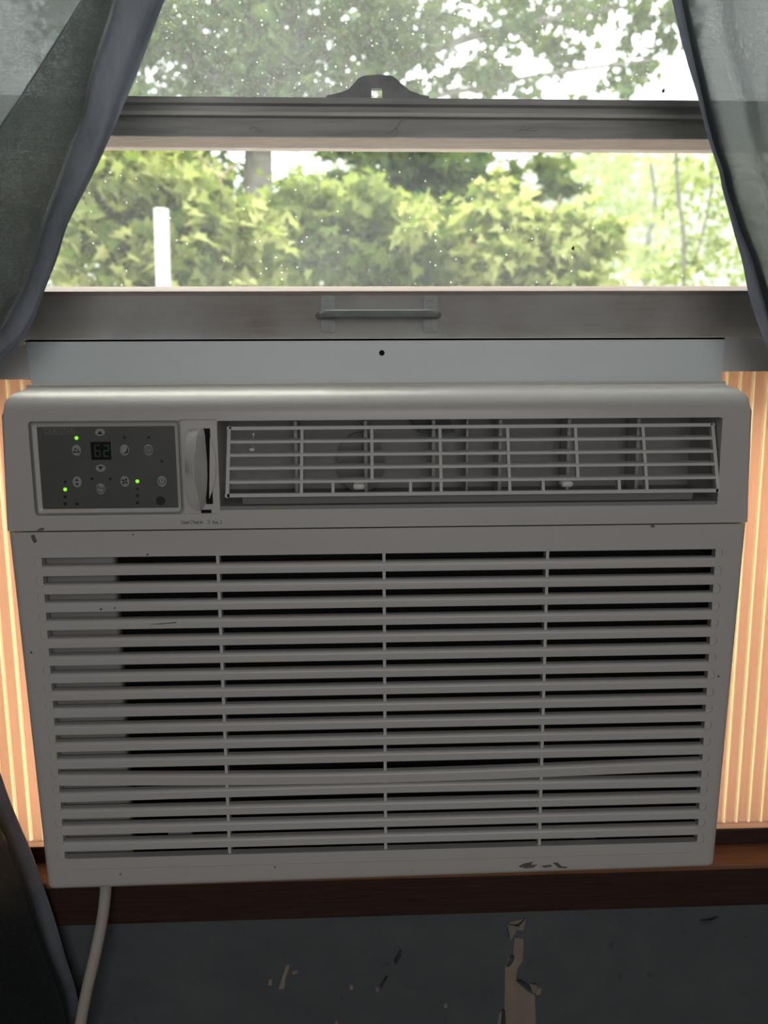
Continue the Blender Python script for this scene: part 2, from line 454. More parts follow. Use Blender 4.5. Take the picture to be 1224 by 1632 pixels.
win = empty('window_1', Vector(((XL + XR) / 2, YW, ZS)), kind='structure')
bm = B()
for x0, x1 in ((XL, XL + .025), (XR - .025, XR)): box(bm, x0, x1, YW + .02, YW + .15, ZS, ZT, .001)
box(bm, XL, XR, YW + .02, YW + .15, ZT - .025, ZT, .001)
obj('jamb', bm, M['dark_wood'], win)
bm = B()
for x0, x1 in ((XL - .07, XL + .005), (XR - .005, XR + .07)): box(bm, x0, x1, YW - .012, YW + .002, ZS, ZT + .07, .002)
box(bm, XL - .07, XR + .07, YW - .012, YW + .002, ZT - .005, ZT + .07, .002)
obj('casing', bm, M['dark_wood'], win)

# lower sash: bottom rail, stiles, top rail, bead, pane, pull handle
YS = .748
zb1 = ZP(612, 464, YS); zb0 = ZP(612, 536, YS) - .02
zt0 = ZP(612, 219.5, YS); zt1 = ZP(612, 157.5, YS)
SX0, SX1 = XL + .026, XR - .026
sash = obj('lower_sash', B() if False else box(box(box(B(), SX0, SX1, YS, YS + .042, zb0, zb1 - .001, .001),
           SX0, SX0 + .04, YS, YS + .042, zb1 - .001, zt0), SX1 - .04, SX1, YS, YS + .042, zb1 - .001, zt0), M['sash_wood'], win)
YG = YS + .030
zbd = ZP(612, 456, YG)                    # where the bead meets the pane
bm = B(); extrude_x(bm, [(YS, zb1), (YS, zb1 - .004), (YG + .002, zb1 - .004), (YG + .002, max(zbd, zb1))], SX0 + .04, SX1 - .04)
obj('glazing_bead', bm, M['bare_wood'], sash)
def knots(x, y, rs):
    for r, dz in rs: pass
# top rail: stepped grey face over a bare wood underside
def zt(py): return ZP(612, py, YS)
prof = [(YS, zt(218.8)), (YS, zt(195)), (YS + .003, zt(193)), (YS + .003, zt(188)), (YS - .001, zt(186.5)), (YS - .001, zt(180)), (YS + .003, zt(178)),
        (YS + .003, zt(169)), (YS - .002, zt(167)), (YS - .002, zt(157.5)), (YS + .03, zt(157.5) + .002), (YS + .03, zt(213)), (YS + .006, zt(213)), (YS + .006, zt(218.6)), (YS + .0005, zt(219.2))]
obj('meeting_rail', extrude_x(B(), prof, SX0, SX1), M['rail_metal'], sash)
obj('rail_lip', box(B(), SX0, SX1, YS - .0018, YS + .004, zt(186.5), zt(180), .0006), M['rail_light'], sash)
obj('bare_underside', extrude_x(B(), [(YS + .001, zt(219.5)), (YS + .006, zt(214)), (YS + .042, zt(214)), (YS + .042, zt(219.5))], SX0, SX1), M['bare_wood'], sash)
obj('pane', box(B(), SX0 + .03, SX1 - .03, YG, YG + .003, zb1 - .004, zt0 + .004), M['glass_low'], sash)
# latch tab standing on the rail
tabpx = [(519, 156.5), (521, 153), (545, 150), (556, 145), (564, 137), (570, 127), (580, 122), (602, 120.5), (624, 122), (633, 128), (641, 138), (652, 147), (668, 152), (683, 154.5), (684, 158)]
pts = [P(x, z, YS + .004) for x, z in tabpx]
me = bpy.data.meshes.new('t'); bm = prism_y(B(), [(p.x, p.z) for p in pts] + [(pts[-1].x, zt(160)), (pts[0].x, zt(160))], YS + .001, YS + .007, .0006); bmesh.ops.recalc_face_normals(bm, faces=bm.faces); bm.to_mesh(me); bm.free()
a, b = P(592, 158, YS), P(609, 140, YS)
me = cut(me, [box(B(), a.x, b.x, YS - .02, YS + .03, a.z, b.z)])
link('latch_tab', me, M['latch'], sash)
# pull handle: two screwed plates and a bar
hd = None
bm = B()
for x0, x1 in ((512, 534), (674, 697)):
    a, b = P(x0, 530, YS), P(x1, 471, YS)
    prism_y(bm, rrect(a.x, b.x, a.z, b.z, .003, 4), YS - .0022, YS + .001, .0006)
hd = obj('pull_handle', bm, M['handle'], sash, smooth=40)
a, b = P(514, 506, YS - .014), P(694, 494, YS - .014)
bm = B(); zc = (a.z + b.z) / 2
tube(bm, catmull([(a.x - .003, YS - .001, zc), (a.x, YS - .010, zc), (a.x + .008, YS - .0155, zc), (a.x + .02, YS - .0155, zc), (b.x - .02, YS - .0155, zc), (b.x - .008, YS - .0155, zc), (b.x, YS - .010, zc), (b.x + .003, YS - .001, zc)], 4), .0042, 8)
for v in bm.verts: v.co.z = zc + (v.co.z - zc) * .85
link_me = bpy.data.meshes.new('grip'); bmesh.ops.recalc_face_normals(bm, faces=bm.faces); bm.to_mesh(link_me); bm.free()
# the bar is merged into the handle mesh
bm = B(); bm.from_mesh(hd.data); link_me.transform(Matrix.Translation(-wloc(hd))); bm.from_mesh(link_me)
for px, py in ((523, 483), (523, 519), (685, 483), (685, 519)):
    c = P(px, py, YS) - wloc(hd)
    ring_y(bm, rrect(c.x - .0035, c.x + .0035, c.z - .0035, c.z + .0035, .0006, 2), rrect(c.x - .002, c.x + .002, c.z - .002, c.z + .002, .0004, 2), c.y - .0032, c.y - .001)
bm.to_mesh(hd.data); bm.free()
for p in hd.data.polygons: p.use_smooth = True
hd.data.set_sharp_from_angle(angle=math.radians(35))
# upper sash behind it
YU = YS + .046
usash = obj('upper_sash', box(box(box(B(), SX0, SX0 + .04, YU, YU + .02, zt(195), ZT - .026), SX1 - .04, SX1, YU, YU + .02, zt(195), ZT - .026),
            SX0, SX1, YU, YU + .014, zt(195), zt(163), .001), M['dark_wood'], win)
obj('pane', box(B(), SX0 + .03, SX1 - .03, YU + .006, YU + .009, zt(166), ZT - .03), M['glass_up'], usash)

# cobwebs caught on the grooved rail
for lab, px, py, segs in (
    ('wispy cobweb hanging under the latch tab on the grooved rail', 632, 197, [((640, 187), (636, 198), (628, 207)), ((630, 200), (634, 208), (633, 214)), ((637, 190), (646, 188), (650, 190)), ((628, 206), (622, 210), (616, 211))]),
    ('wispy cobweb on the grooved rail well right of the latch tab', 842, 206, [((820, 209), (838, 205), (852, 202)), ((838, 205), (846, 208), (858, 206)), ((828, 208), (832, 203), (836, 200))]),
    ('wispy cobweb on the grooved rail beside the left curtain', 412, 208, [((396, 206), (404, 202), (412, 205)), ((404, 209), (416, 206), (424, 208)), ((410, 203), (414, 210), (420, 212))])):
    c = P(px, py, YS - .002); bm = B()
    for sg in segs:
        tube(bm, catmull([P(x, y, YS - .0012 - .0012 * (k % 2)) for k, (x, y) in enumerate(sg)], 4), .00022, 4)
    tag(obj('cobweb', bm, M['cord'], loc=c), lab, 'cobweb', 'cobwebs on the rail')

# dead insects on the panes
for px, py, Y, s in ((913, 396, YG - .0015, 1.0), (1057, 145, YU + .0045, 1.1)):
    bm = B(); c = P(px, py, Y)
    r = bmesh.ops.create_icosphere(bm, subdivisions=2, radius=.0013 * s); bmesh.ops.scale(bm, vec=(1, .8, 1.3), verts=r['verts'])
    r = bmesh.ops.create_icosphere(bm, subdivisions=1, radius=.0008 * s); bmesh.ops.translate(bm, vec=(.0009, 0, .0016), verts=r['verts'])
    for k in (-1, 0, 1): tube(bm, [(0, 0, k * .0008), (.0022 * s, -.0002, k * .0016)], .00018, 4)
    bmesh.ops.translate(bm, vec=c, verts=bm.verts)
    o = obj('dead_fly', bm, M['print_dark'], loc=c, smooth=60)
    tag(o, 'tiny dead fly stuck low on the ' + ('lower pane above the handle rail' if py > 200 else 'dusty upper pane near the right curtain'), 'insect')

# ------------------------------------------------------------------ air conditioner
YA = .660                                    # room face of the unit
XC = .0235
Ztop, Zseam, Zbot = ZP(612, 613, YA), ZC - .1192, ZC - .454
YB = .724
def halfw(z):
    if z > Zseam: t = (z - Zseam) / (Ztop - Zseam); return .3238 - .0065 * t * t
    t = (Zseam - z) / (Zseam - Zbot); return .3238 - .0088 * t ** 1.6
def shape(v):
    z = v.z
    v.x = XC + (v.x - XC) * halfw(z) / .32
    if z < Zbot + .01: v.z -= .0042 * max(0, min(1, (XC - .02 - v.x) / .29)) ** 1.4
ac = empty('window_air_conditioner', Vector((XC, .72, Zbot)),
           'white window air conditioner filling the sash opening above the dark sill', 'air conditioner')

def body(z0, z1, top_r, edge_r, corner_r, bot_r=0):
    bm = box(B(), XC - .32, XC + .32, YA, YB, z0, z1)
    def ed(f): return [e for e in bm.edges if f((e.verts[0].co + e.verts[1].co) / 2, e)]
    if top_r: bmesh.ops.bevel(bm, geom=ed(lambda c, e: abs(c.z - z1) < 1e-5 and abs(c.y - YA) < 1e-5), offset=top_r, segments=8, affect='EDGES', profile=.5)
    if bot_r: bmesh.ops.bevel(bm, geom=ed(lambda c, e: abs(c.z - z0) < 1e-5 and abs(c.y - YA) < 1e-5), offset=bot_r, segments=5, affect='EDGES', profile=.5)
    eps = 1e-5
    sides = ed(lambda c, e: abs(abs(c.x - XC) - .32) < eps and len(e.link_faces) == 2 and (c.y < YB - eps)
               and not (abs(c.z - z0) < eps and not bot_r) and not (abs(c.z - z1) < eps and not top_r))
    bmesh.ops.bevel(bm, geom=sides, offset=edge_r, segments=5, affect='EDGES', profile=.5)
    return bm
def bezel_body():
    """front moulding: gently sloped top that rolls over to the face; upper corners rounded."""
    prof = [(YB, Zseam + .0006), (YB, Ztop), (.694, Ztop), (.690, Ztop - .0004), (.684, Ztop - .0024), (.678, Ztop - .0052), (.6725, Ztop - .0082), (.6685, Ztop - .0108), (.6650, Ztop - .0138),
            (.6618, Ztop - .0172), (.6604, Ztop - .0205), (YA, Ztop - .024), (YA, Zseam + .0006)]
    R_ = .013
    def inset(z):
        h = z - (Ztop - R_)
        return 0 if h <= 0 else R_ - math.sqrt(max(0, R_ * R_ - h * h)) * 1.0
    bm = B(); rows = []
    xs = [-1] + [1]
    for s_ in xs:
        rows.append([bm.verts.new((XC + s_ * (.32 - min(inset(z), R_ * .8)), y, z)) for y, z in prof])
    m = len(prof)
    for k in range(m): bm.faces.new((rows[0][k], rows[0][(k + 1) % m], rows[1][(k + 1) % m], rows[1][k]))
    bm.faces.new(rows[0]); bm.faces.new(rows[1])
    bm.edges.ensure_lookup_table()
    ee = [e for e in bm.edges if (e.verts[0].co.x - XC) * (e.verts[1].co.x - XC) > 0
          and not all(v.co.y > YB - 1e-5 for v in e.verts) and not all(v.co.z < Zseam + .0007 for v in e.verts)]
    bmesh.ops.bevel(bm, geom=ee, offset=.0028, segments=4, affect='EDGES', profile=.5)
    return bm
bm = bezel_body()
for v in bm.verts: shape(v.co)
bmesh.ops.recalc_face_normals(bm, faces=bm.faces)
me = bpy.data.meshes.new('bez'); bm.to_mesh(me); bm.free()
# openings
pa, pb = P(56, 822, YA), P(286, 670, YA)         # control panel recess
va, vb = P(350, 813, YA), P(1152, 665, YA)       # vent recess
la, lb = P(291, 819, YA), P(346, 668, YA)        # lever pocket
cut1 = prism_y(B(), rrect(pa.x, pb.x, pa.z, pb.z, .003), YA - .02, YA + .006)
cut2 = prism_y(B(), rrect(va.x, vb.x, va.z, vb.z, .002, 3), YA - .02, YB + .01)
cut3 = prism_y(B(), rrect(la.x, lb.x, la.z, lb.z, .003, 4), YA - .02, YA + .003)
me = cut(me, [cut1, cut2, cut3])
bezel = link('upper_bezel', me, M['plastic'], ac, smooth=38)
print('bezel faces', len(me.polygons))

# housing behind the face
hz0, hz1 = ZS + .001, Ztop - .004
obj('housing', box(B(), XC - .29, XC + .29, YB + .001, 1.12, hz0, hz1, .004), M['metal_white'], ac)

# vent recess interior
YR = YB + .0005
bm = B()
yb = YB
x0, x1, z0, z1 = va.x - .0005, vb.x + .0005, va.z - .0005, vb.z + .0005
for q in (((x0, YA + .004, z0), (x0, yb, z0), (x0, yb, z1), (x0, YA + .004, z1)), ((x1, YA + .004, z0), (x1, YA + .004, z1), (x1, yb, z1), (x1, yb, z0)),
          ((x0, YA + .004, z1), (x0, yb, z1), (x1, yb, z1), (x1, YA + .004, z1)), ((x0, YA + .004, z0), (x1, YA + .004, z0), (x1, yb, z0), (x0, yb, z0)),
          ((x0, yb, z0), (x1, yb, z0), (x1, yb, z1), (x0, yb, z1))):
    f = bm.faces.new([bm.verts.new(p) for p in q])
vent = obj('vent_duct', bm, M['plastic_deep'], ac)
for px in (473, 583, 690, 743, 795, 903, 1012):
    a = P(px, 745, .700); w = .0016 if px != 743 else .001
    obj('vane', box(B(), a.x - w, a.x + w, .695, .718, va.z + .003, vb.z - .002, .0004), M['plastic_vent'], vent)
a = P(575, 730, .716); bm = B(); disc_y(bm, a.x, a.z - .004, .022, .028, .712, .7235, 28)
obj('blower_scroll', bm, M['plastic_in'], vent, smooth=40)
a = P(690, 672, .716)
obj('scroll_edge', prism_y(B(), [(a.x - .022, vb.z - .001), (a.x + .014, vb.z - .001), (a.x + .02, vb.z - .014), (a.x - .012, vb.z - .014)], .708, .7235), M['scroll'], vent)
# sloped floor lip of the vent
obj('vent_lip', extrude_x(B(), [(YA + .002, va.z), (YA + .002, va.z + .003), (YB - .002, va.z + .010), (YB - .002, va.z)], va.x, vb.x), M['plastic_in'], vent)

# louvre grille (tilted: lower edge stands proud)
YT, YO = .672, .653
louver = obj('louver_grille', B(), M['plastic_vent'], ac)
zt_, zb_ = ZP(750, 680, YT), ZP(750, 786, YO)
def lz(t): return zt_ + (zb_ - zt_) * t
def ly(t): return YT + (YO - YT) * t
lxa, lxb = P(365, 683, YT).x, P(1136, 677, YT).x
lxa2, lxb2 = P(362, 787, YO).x, P(1145, 781, YO).x
def lx(px, t):
    """vertical bar position from its pixel at the top row."""
    k = (px - 365) / (1136 - 365); return (lxa + (lxb - lxa) * k) * (1 - t) + (lxa2 + (lxb2 - lxa2) * k) * t
bm = B()
w = .0013
def bar(bm, p, q, w, d):
    """square bar from p to q (in the louvre plane), w half thickness, d depth."""
    p, q = Vector(p), Vector(q); t = (q - p).normalized(); nrm = Vector((0, 1, 0)); s = t.cross(nrm).normalized()
    vs = []
    for c in (p, q):
        vs.append([bm.verts.new(c + s * i + nrm * j) for i, j in ((-w, 0), (w, 0), (w, d), (-w, d))])
    for i in range(4): bm.faces.new((vs[0][i], vs[0][(i + 1) % 4], vs[1][(i + 1) % 4], vs[1][i]))
    bm.faces.new(vs[0]); bm.faces.new(vs[1])
# outer frame
tube_pts = [(lxa, ly(0), lz(0)), (lxb, ly(0), lz(0)), (lxb2, ly(1), lz(1)), (lxa2, ly(1), lz(1))]
for i in range(4): bar(bm, tube_pts[i], tube_pts[(i + 1) % 4], .0015, .006)
for p in tube_pts:
    r = bmesh.ops.create_cone(bm, segments=10, radius1=.0021, radius2=.0021, depth=.006, cap_ends=True)
    bmesh.ops.rotate(bm, cent=(0, 0, 0), matrix=Matrix.Rotation(math.pi / 2, 3, 'X'), verts=r['verts'])
    bmesh.ops.translate(bm, vec=Vector(p) + Vector((0, .003, 0)), verts=r['verts'])
bm2 = bm
for v in bm2.verts: v.co -= wloc(louver)
bm2.to_mesh(louver.data); bm2.free()
for t in (.2, .4, .595, .80):
    bm = B(); xa = lxa + (lxa2 - lxa) * t; xb = lxb + (lxb2 - lxb) * t
    extrude_x(bm, [(ly(t), lz(t) - .0015), (ly(t), lz(t) + .0006), (ly(t) + .002, lz(t) + .0014), (ly(t) + .010, lz(t) + .0022), (ly(t) + .010, lz(t) + .0006)], xa, xb)
    obj('louver_bar', bm, M['plastic_vent'], louver)
for px, t0, t1 in ((479, 0, 1), (589, 0, .8), (697, 0, 1), (805, 0, 1), (914, 0, .8), (1023, 0, 1), (528, .8, 1), (649, .8, 1), (858, .8, 1), (979, .8, 1)):
    bm = B(); bar(bm, (lx(px, t0), ly(t0) + .001, lz(t0)), (lx(px, t1), ly(t1) + .001, lz(t1)), .0013, .006)
    obj('louver_rib', bm, M['plastic_vent'], louver)
bm = B(); extrude_x(bm, [(YO + .004, lz(1) - .001), (YO + .007, lz(1) - .0085), (YO + .012, lz(1) - .0085), (YO + .012, lz(1) - .001)], lxa2 + .012, lxb2 - .02)
obj('louver_skirt', bm, M['plastic_in'], louver)
for px, py in ((572, 775), (903, 771)):
    c = P(px, py, .652); bm = B(); box(bm, c.x - .005, c.x + .005, .648, .668, c.z - .0026, c.z + .0026, .0022, 3)
    obj('louver_tab', bm, M['plastic_lever'], louver, smooth=50)
# bits of debris hanging behind the louvre
a, b = P(404, 692, .682), P(403, 716, .682)
bm = B(); tube(bm, [a, b], .0003, 5); box(bm, a.x - .001, a.x + .001, .681, .683, a.z - .001, a.z + .001, .0004)
box(bm, b.x - .003, b.x + .0015, .681, .683, b.z - .0015, b.z + .001, .0005)
obj('paper_scrap', bm, M['plastic_lever'], vent)

# control panel: rim, film face, buttons, lamps, display, printing
ra, rb = P(61.5, 818, YA), P(282.5, 674, YA)
fa, fb = P(67, 812, YA), P(277.5, 679, YA)
yp = YA + .0065
bm = ring_y(B(), rrect(ra.x, rb.x, ra.z, rb.z, .003), rrect(fa.x, fb.x, fa.z, fb.z, .0012), YA + .0002, YA + .0063, YA + .0016)
cp = obj('control_panel', bm, M['plastic'], ac, smooth=40)
yf = YA + .0018
film = obj('panel_film', box(B(), fa.x - .0004, fb.x + .0004, yf, yf + .004, fa.z - .0004, fb.z + .0004), M['panel_face'], cp)
SX = (P(200, 740, YA).x - P(100, 740, YA).x) / 100       # metres per pixel on this face
def marks(c, shapes, y):
    bm = B()
    for s in shapes: prism_y(bm, [(c.x + x * SX, c.z + z * SX) for x, z in s], y - .0002, y + .0002)
    return bm
def circ(r, n=12, cx=0, cz=0, sx=1.0): return [(cx + sx * r * math.cos(2 * math.pi * i / n), cz + r * math.sin(2 * math.pi * i / n)) for i in range(n)]
def arc(r0, r1, a0, a1, n=10):
    o = [(r1 * math.cos(math.radians(a0 + (a1 - a0) * i / n)), r1 * math.sin(math.radians(a0 + (a1 - a0) * i / n))) for i in range(n + 1)]
    return o + [(r0 * math.cos(math.radians(a1 + (a0 - a1) * i / n)), r0 * math.sin(math.radians(a1 + (a0 - a1) * i / n))) for i in range(n + 1)]
tri_u = [(-4, -3), (4, -3), (0, 3)]; tri_d = [(-4, 3), (0, -3), (4, 3)]
BT = {'up': (160, 689, 8, 6, [tri_u]),
      'down': (161, 746, 8, 6, [tri_d]),
      'mode': (122.5, 717.5, 7.2, 9, [[(-5, -1), (-2, -1), (0, -3), (2, -1), (5, -1), (5, -4), (-5, -4)], circ(1.6, 8, -1.5, 2), circ(1.2, 8, 2.2, 1)]),
      'sleep': (199, 717, 7.2, 9, [[(4.5, 5), (6, 1), (5, -4), (1, -6.2), (-3, -5), (1, -4.2), (3.6, -1), (4.4, 2)]]),
      'eco': (237, 717, 7.2, 9, [arc(5.0, 6.0, 0, 360, 22), arc(2.8, 3.6, 20, 340, 16), circ(1.2, 8)]),
      'updown': (123.5, 768, 7.2, 9, [[(-3, 1.8), (3, 1.8), (0, 6)], [(-3, -1.8), (0, -6), (3, -1.8)]]),
      'timer': (161, 779, 7.2, 9, [arc(5, 6, 110, 400, 20), [(-.6, 0), (.6, 0), (-2.5, 4.6), (-3.4, 4)], [(0, -.6), (4, 2.2), (3.6, 3), (-.4, .6)]]),
      'fan': (199.5, 767, 7.2, 9, [[(0, .5), (1, 5), (4.5, 4), (3, 1)], [(.5, 0), (5, -1), (3.5, -4.5), (.8, -2)], [(0, -.5), (-1, -5), (-4.5, -4), (-3, -1)], [(-.5, 0), (-5, 1), (-3.5, 4.5), (-.8, 2)]]),
      'power': (258.5, 767, 7.2, 9, [arc(4.2, 5.2, 130, 410, 18), [(-.5, -1), (.5, -1), (.5, 5.5), (-.5, 5.5)]])}
for kx, (px, py, rx, ry, sh) in BT.items():
    c = P(px, py, yf); bm = B(); prism_y(bm, [(c.x + rx * SX * math.cos(2 * math.pi * i / 24), c.z + ry * SX * math.sin(2 * math.pi * i / 24)) for i in range(24)], yf - .0013, yf + .001, .0005)
    b_ = obj('button', bm, M['button'], cp, smooth=40)
    obj('symbol', marks(c, sh, yf - .00135), M['button_mark'], b_)
for px, py in ((122, 698), (104, 780), (219, 767)):
    c = P(px, py, yf); bm = B(); disc_y(bm, c.x, c.z, 3.0 * SX, 3.0 * SX, yf - .0004, yf + .001, 14)
    tag(obj('indicator_lamp', bm, M['led'], cp), 'lit green indicator lamp')
for px, py, r in ((198.5, 697, 2.6), (237, 697, 2.6), (258, 735, 2.6), (104, 792, 2.6), (104, 803, 2.8), (123, 803, 2.8), (146.5, 763, 2.4), (176, 763, 2.4), (104, 768, 2.2), (219, 779, 2), (219, 790, 2.6), (219, 801, 2.8)):
    c = P(px, py, yf); bm = B(); disc_y(bm, c.x, c.z, r * SX, r * SX, yf - .0002, yf + .001, 12)
    obj('indicator_lamp', bm, M['lamp_off'], cp)
c = P(256, 798, yf); bm = B(); disc_y(bm, c.x, c.z, 7.5 * SX, 7.5 * SX, yf - .0003, yf + .001, 22); obj('receiver_window', bm, M['lamp_off'], cp)
a, b = P(146, 733, yf), P(176, 704, yf)
disp = obj('display', box(B(), a.x, b.x, yf - .0002, yf + .001, a.z, b.z), M['display'], cp)
def digit(px, py, segs, mat, w=9, h=19):
    c = P(px, py, yf); t = 1.3; bm = B(); hw, hh = w / 2, h / 2
    S = {'a': (-hw + .6, hw - .6, hh - t, hh), 'g': (-hw + .6, hw - .6, -t / 2, t / 2), 'd': (-hw + .6, hw - .6, -hh, -hh + t),
         'f': (-hw, -hw + t, .6, hh - .6), 'b': (hw - t, hw, .6, hh - .6), 'e': (-hw, -hw + t, -hh + .6, -.6), 'c': (hw - t, hw, -hh + .6, -.6)}
    for s in segs:
        x0, x1, z0, z1 = S[s]
        box(bm, c.x + x0 * SX, c.x + x1 * SX, yf - .0004, yf - .0001, c.z + z0 * SX, c.z + z1 * SX)
    return obj('digit', bm, mat, disp)
digit(155.5, 718.5, 'afgedc', M['digit_dim']); digit(169.5, 718.5, 'abged', M['digit'])
a, b = P(71, 692, yf), P(119, 682, yf)
text('DURASTAR', (a.x + b.x) / 2, (a.z + b.z) / 2, yf - .0001, .0052, M['print'], cp, sx=.88, align='CENTER')
obj('lettering_border', ring_y(B(), [(a.x, a.z), (b.x, a.z), (b.x, b.z), (a.x, b.z)], [(a.x + .0004, a.z + .0004), (b.x - .0004, a.z + .0004), (b.x - .0004, b.z - .0004), (a.x + .0004, b.z - .0004)], yf - .0002, yf + .0002), M['print'], cp)
# dark groove floor round the panel
obj('panel_seat', box(B(), pa.x - .0002, pb.x + .0002, YA + .0058, YA + .0075, pa.z - .0002, pb.z + .0002), M['plastic_deep'], cp)

# fresh-air lever in its pocket
zz = np.linspace(0, 1, 13)
bm = B(); rings = []
for t in zz:
    py = 684 + (812 - 684) * t
    fl = np.interp(t, [0, .06, .16, .5, .8, .94, 1], [301, 297, 294, 295, 297, 302, 310])
    fr = np.interp(t, [0, .06, .16, .5, .8, .94, 1], [317, 313, 311, 308, 313, 317, 320])
    dp = np.interp(t, [0, .08, .25, .5, .8, .95, 1], [.004, .012, .018, .020, .017, .011, .006])
    rr = np.interp(t, [0, .5, .9, 1], [326, 331, 329, 321])
    A = P(fl, py, YA - dp * .55); Bq = P(fr, py, YA - dp); Cc = P(rr, py, YA + .001); D = P(fl + 3, py, YA + .001)
    zc = (A.z + Bq.z) / 2 if True else 0
    ring = []
    for q in (D, A, Bq, Cc):
        ring.append(bm.verts.new((q.x, q.y, q.z)))
    rings.append(ring)
for r0, r1 in zip(rings, rings[1:]):
    for k in range(4): bm.faces.new((r0[k], r0[(k + 1) % 4], r1[(k + 1) % 4], r1[k]))
bm.faces.new(rings[0]); bm.faces.new(rings[-1])
bmesh.ops.bevel(bm, geom=[e for e in bm.edges if abs((e.verts[0].co - e.verts[1].co).normalized().z) > .7], offset=.0008, segments=2, affect='EDGES')
lever = obj('vent_lever', bm, M['plastic_lever'], ac, smooth=42)
a, b = P(328, 804, YA), P(333.5, 683, YA)
obj('lever_slot', box(B(), a.x, b.x, YA + .0022, YA + .004, a.z, b.z), M['filter'], lever)
pts = [(334, 697), (338, 708), (342.5, 725), (344, 745), (342.5, 765), (338, 782), (333, 796)]
q = [P(x, z, YA) for x, z in pts]
obj('lever_disc', prism_y(B(), [(v.x, v.z) for v in q], YA + .0008, YA + .0035, .0005), M['plastic'], lever)
a, b = P(320, 820, YA), P(336, 815, YA)
obj('lever_notch', box(B(), a.x, b.x, YA + .0022, YA + .004, a.z + .001, b.z + .001), M['filter'], lever)
c = P(288, 832.5, YA)
for s, px in (('Closed', 288), ('Fresh Air', 308), ('Vent', 338.5)):
    c = P(px, 832.5, YA); text(s, c.x, c.z, YA - .0001, .0043, M['print_dark'], ac, sx=.60 if s != 'Fresh Air' else .52)
bm = B()
for px in (304.5, 332, 351.5):
    c = P(px, 832, YA)
    for dx, dz, w_, h_ in ((0, 2.6, 1.6, .3), (0, -2.6, 1.6, .3), (1.6, 0, .3, 2.6)):
        box(bm, c.x + (dx - w_) * SX, c.x + (dx + w_) * SX, YA - .0002, YA + .0002, c.z + (dz - h_) * SX, c.z + (dz + h_) * SX)
obj('vent_symbol', bm, M['print_dark'], ac)

# lower grille: frame, slats, ribs, filter
edge = [ZP(612, 882, YA), ZP(612, 1343.6, YA)]
pitch = (edge[0] - edge[1]) / 17
H = .0088; G = pitch - H
GX0, GX1 = P(66, 896, YA).x, P(1141, 882, YA).x
zo1, zo0 = edge[0], edge[1] - G
me = bpy.data.meshes.new('grille')
bm = body(Zbot, Zseam - .0006, 0, .007, .01, .006)
for v in bm.verts: shape(v.co)
bmesh.ops.recalc_face_normals(bm, faces=bm.faces); bm.to_mesh(me); bm.free()
cutters = [box(B(), GX0, GX1, YA - .02, YB + .02, zo0, zo1), box(B(), XC - .306, XC + .306, YA + .0082, YB + .02, Zbot + .008, Zseam - .006)]
# shallow dimple at either end of every opening
dm = B()
for i in range(18):
    zc = edge[0] - i * pitch - G * .5
    for x0, x1 in ((GX0 - .0058, GX0 + .004), (GX1 - .004, GX1 + .0062)):
        prism_y(dm, rrect(x0, x1, zc - G * .62, zc + G * .62, G * .55, 4), YA - .01, YA + .0009)
cutters.append(dm)
# groove along the bottom band
gz = ZP(612, 1371, YA)
cutters.append(box(B(), XC - .29, XC + .29, YA - .01, YA + .0008, gz - .0012, gz + .0012))
me = cut(me, cutters)
grille = link('front_grille', me, M['plastic'], ac, smooth=38)
print('grille faces', len(me.polygons))
def slat_prof(h):
    r = .0032; o = [(0, 0), (0, h - r)]
    for i in range(1, 6):
        a = math.radians(90 * i / 5); o.append((r - r * math.cos(a), h - r + r * math.sin(a)))
    return o + [(.0075, h + .0002), (.0075, h - .0016), (.0024, 0)]
first = None
for i in range(17):
    zbt = edge[0] - (i + 1) * pitch
    if i == 12 or i == 13:
        sag, tw = (.0038, .0012) if i == 12 else (-.0014, 0)
        def fn(x, y, z, s=sag, t=tw, zb=zbt):
            u = (x - GX0) / (GX1 - GX0); k = math.sin(math.pi * min(1, u * 1.0)) ** 1.2 * (1.15 - .3 * u)
            return (x, y - t * k, z - s * k)
        bm = extrude_x(B(), [(YA + y, zbt + z) for y, z in slat_prof(H + (.0014 if i == 12 else 0))], GX0, GX1, 24, fn)
        tag(obj('slat', bm, M['plastic'], grille, smooth=40), 'slat bowed down in the middle' if i == 12 else 'slat bowed slightly upward')
        continue
    if first is None:
        bm = extrude_x(B(), [(YA + y, zbt + z) for y, z in slat_prof(H)], GX0, GX1)
        first = obj('slat', bm, M['plastic'], grille, Vector((XC, YA, zbt)), smooth=40)
    else: twin(first, grille, Vector((0, 0, zbt - (edge[0] - pitch))))
for px in (347.5, 612, 872):
    a = P(px, 900, YA + .003)
    obj('rib', box(B(), a.x - .0014, a.x + .0014, YA + .0022, YA + .012, zo0 - .002, zo1 + .002, .0003), M['plastic_vent'], grille)
obj('filter', box(B(), GX0 - .01, GX1 + .01, YA + .026, YA + .032, zo0 - .012, zo1 + .012), M['filter'], grille)
a = P(184, 896, YA + .012)
obj('inner_panel', box(B(), GX0 - .004, a.x, YA + .0105, YA + .025, zo0 - .006, zo1 + .006, .004, 4), M['plastic_in'], grille, smooth=50)
for px0, px1 in ((268, 306), (912, 950)):
    a, b = P(px0, 1330, YA + .012), P(px1, 1327, YA + .012)
    obj('filter_tab', box(B(), a.x, b.x, YA + .011, YA + .022, a.z - .004, a.z + .004, .001), M['plastic_in'], grille)
# inner skirt walls so that no daylight reaches the filter from behind
obj('grille_back', box(B(), XC - .30, XC + .30, YB - .003, YB, Zbot + .006, Zseam), M['plastic_deep'], grille)
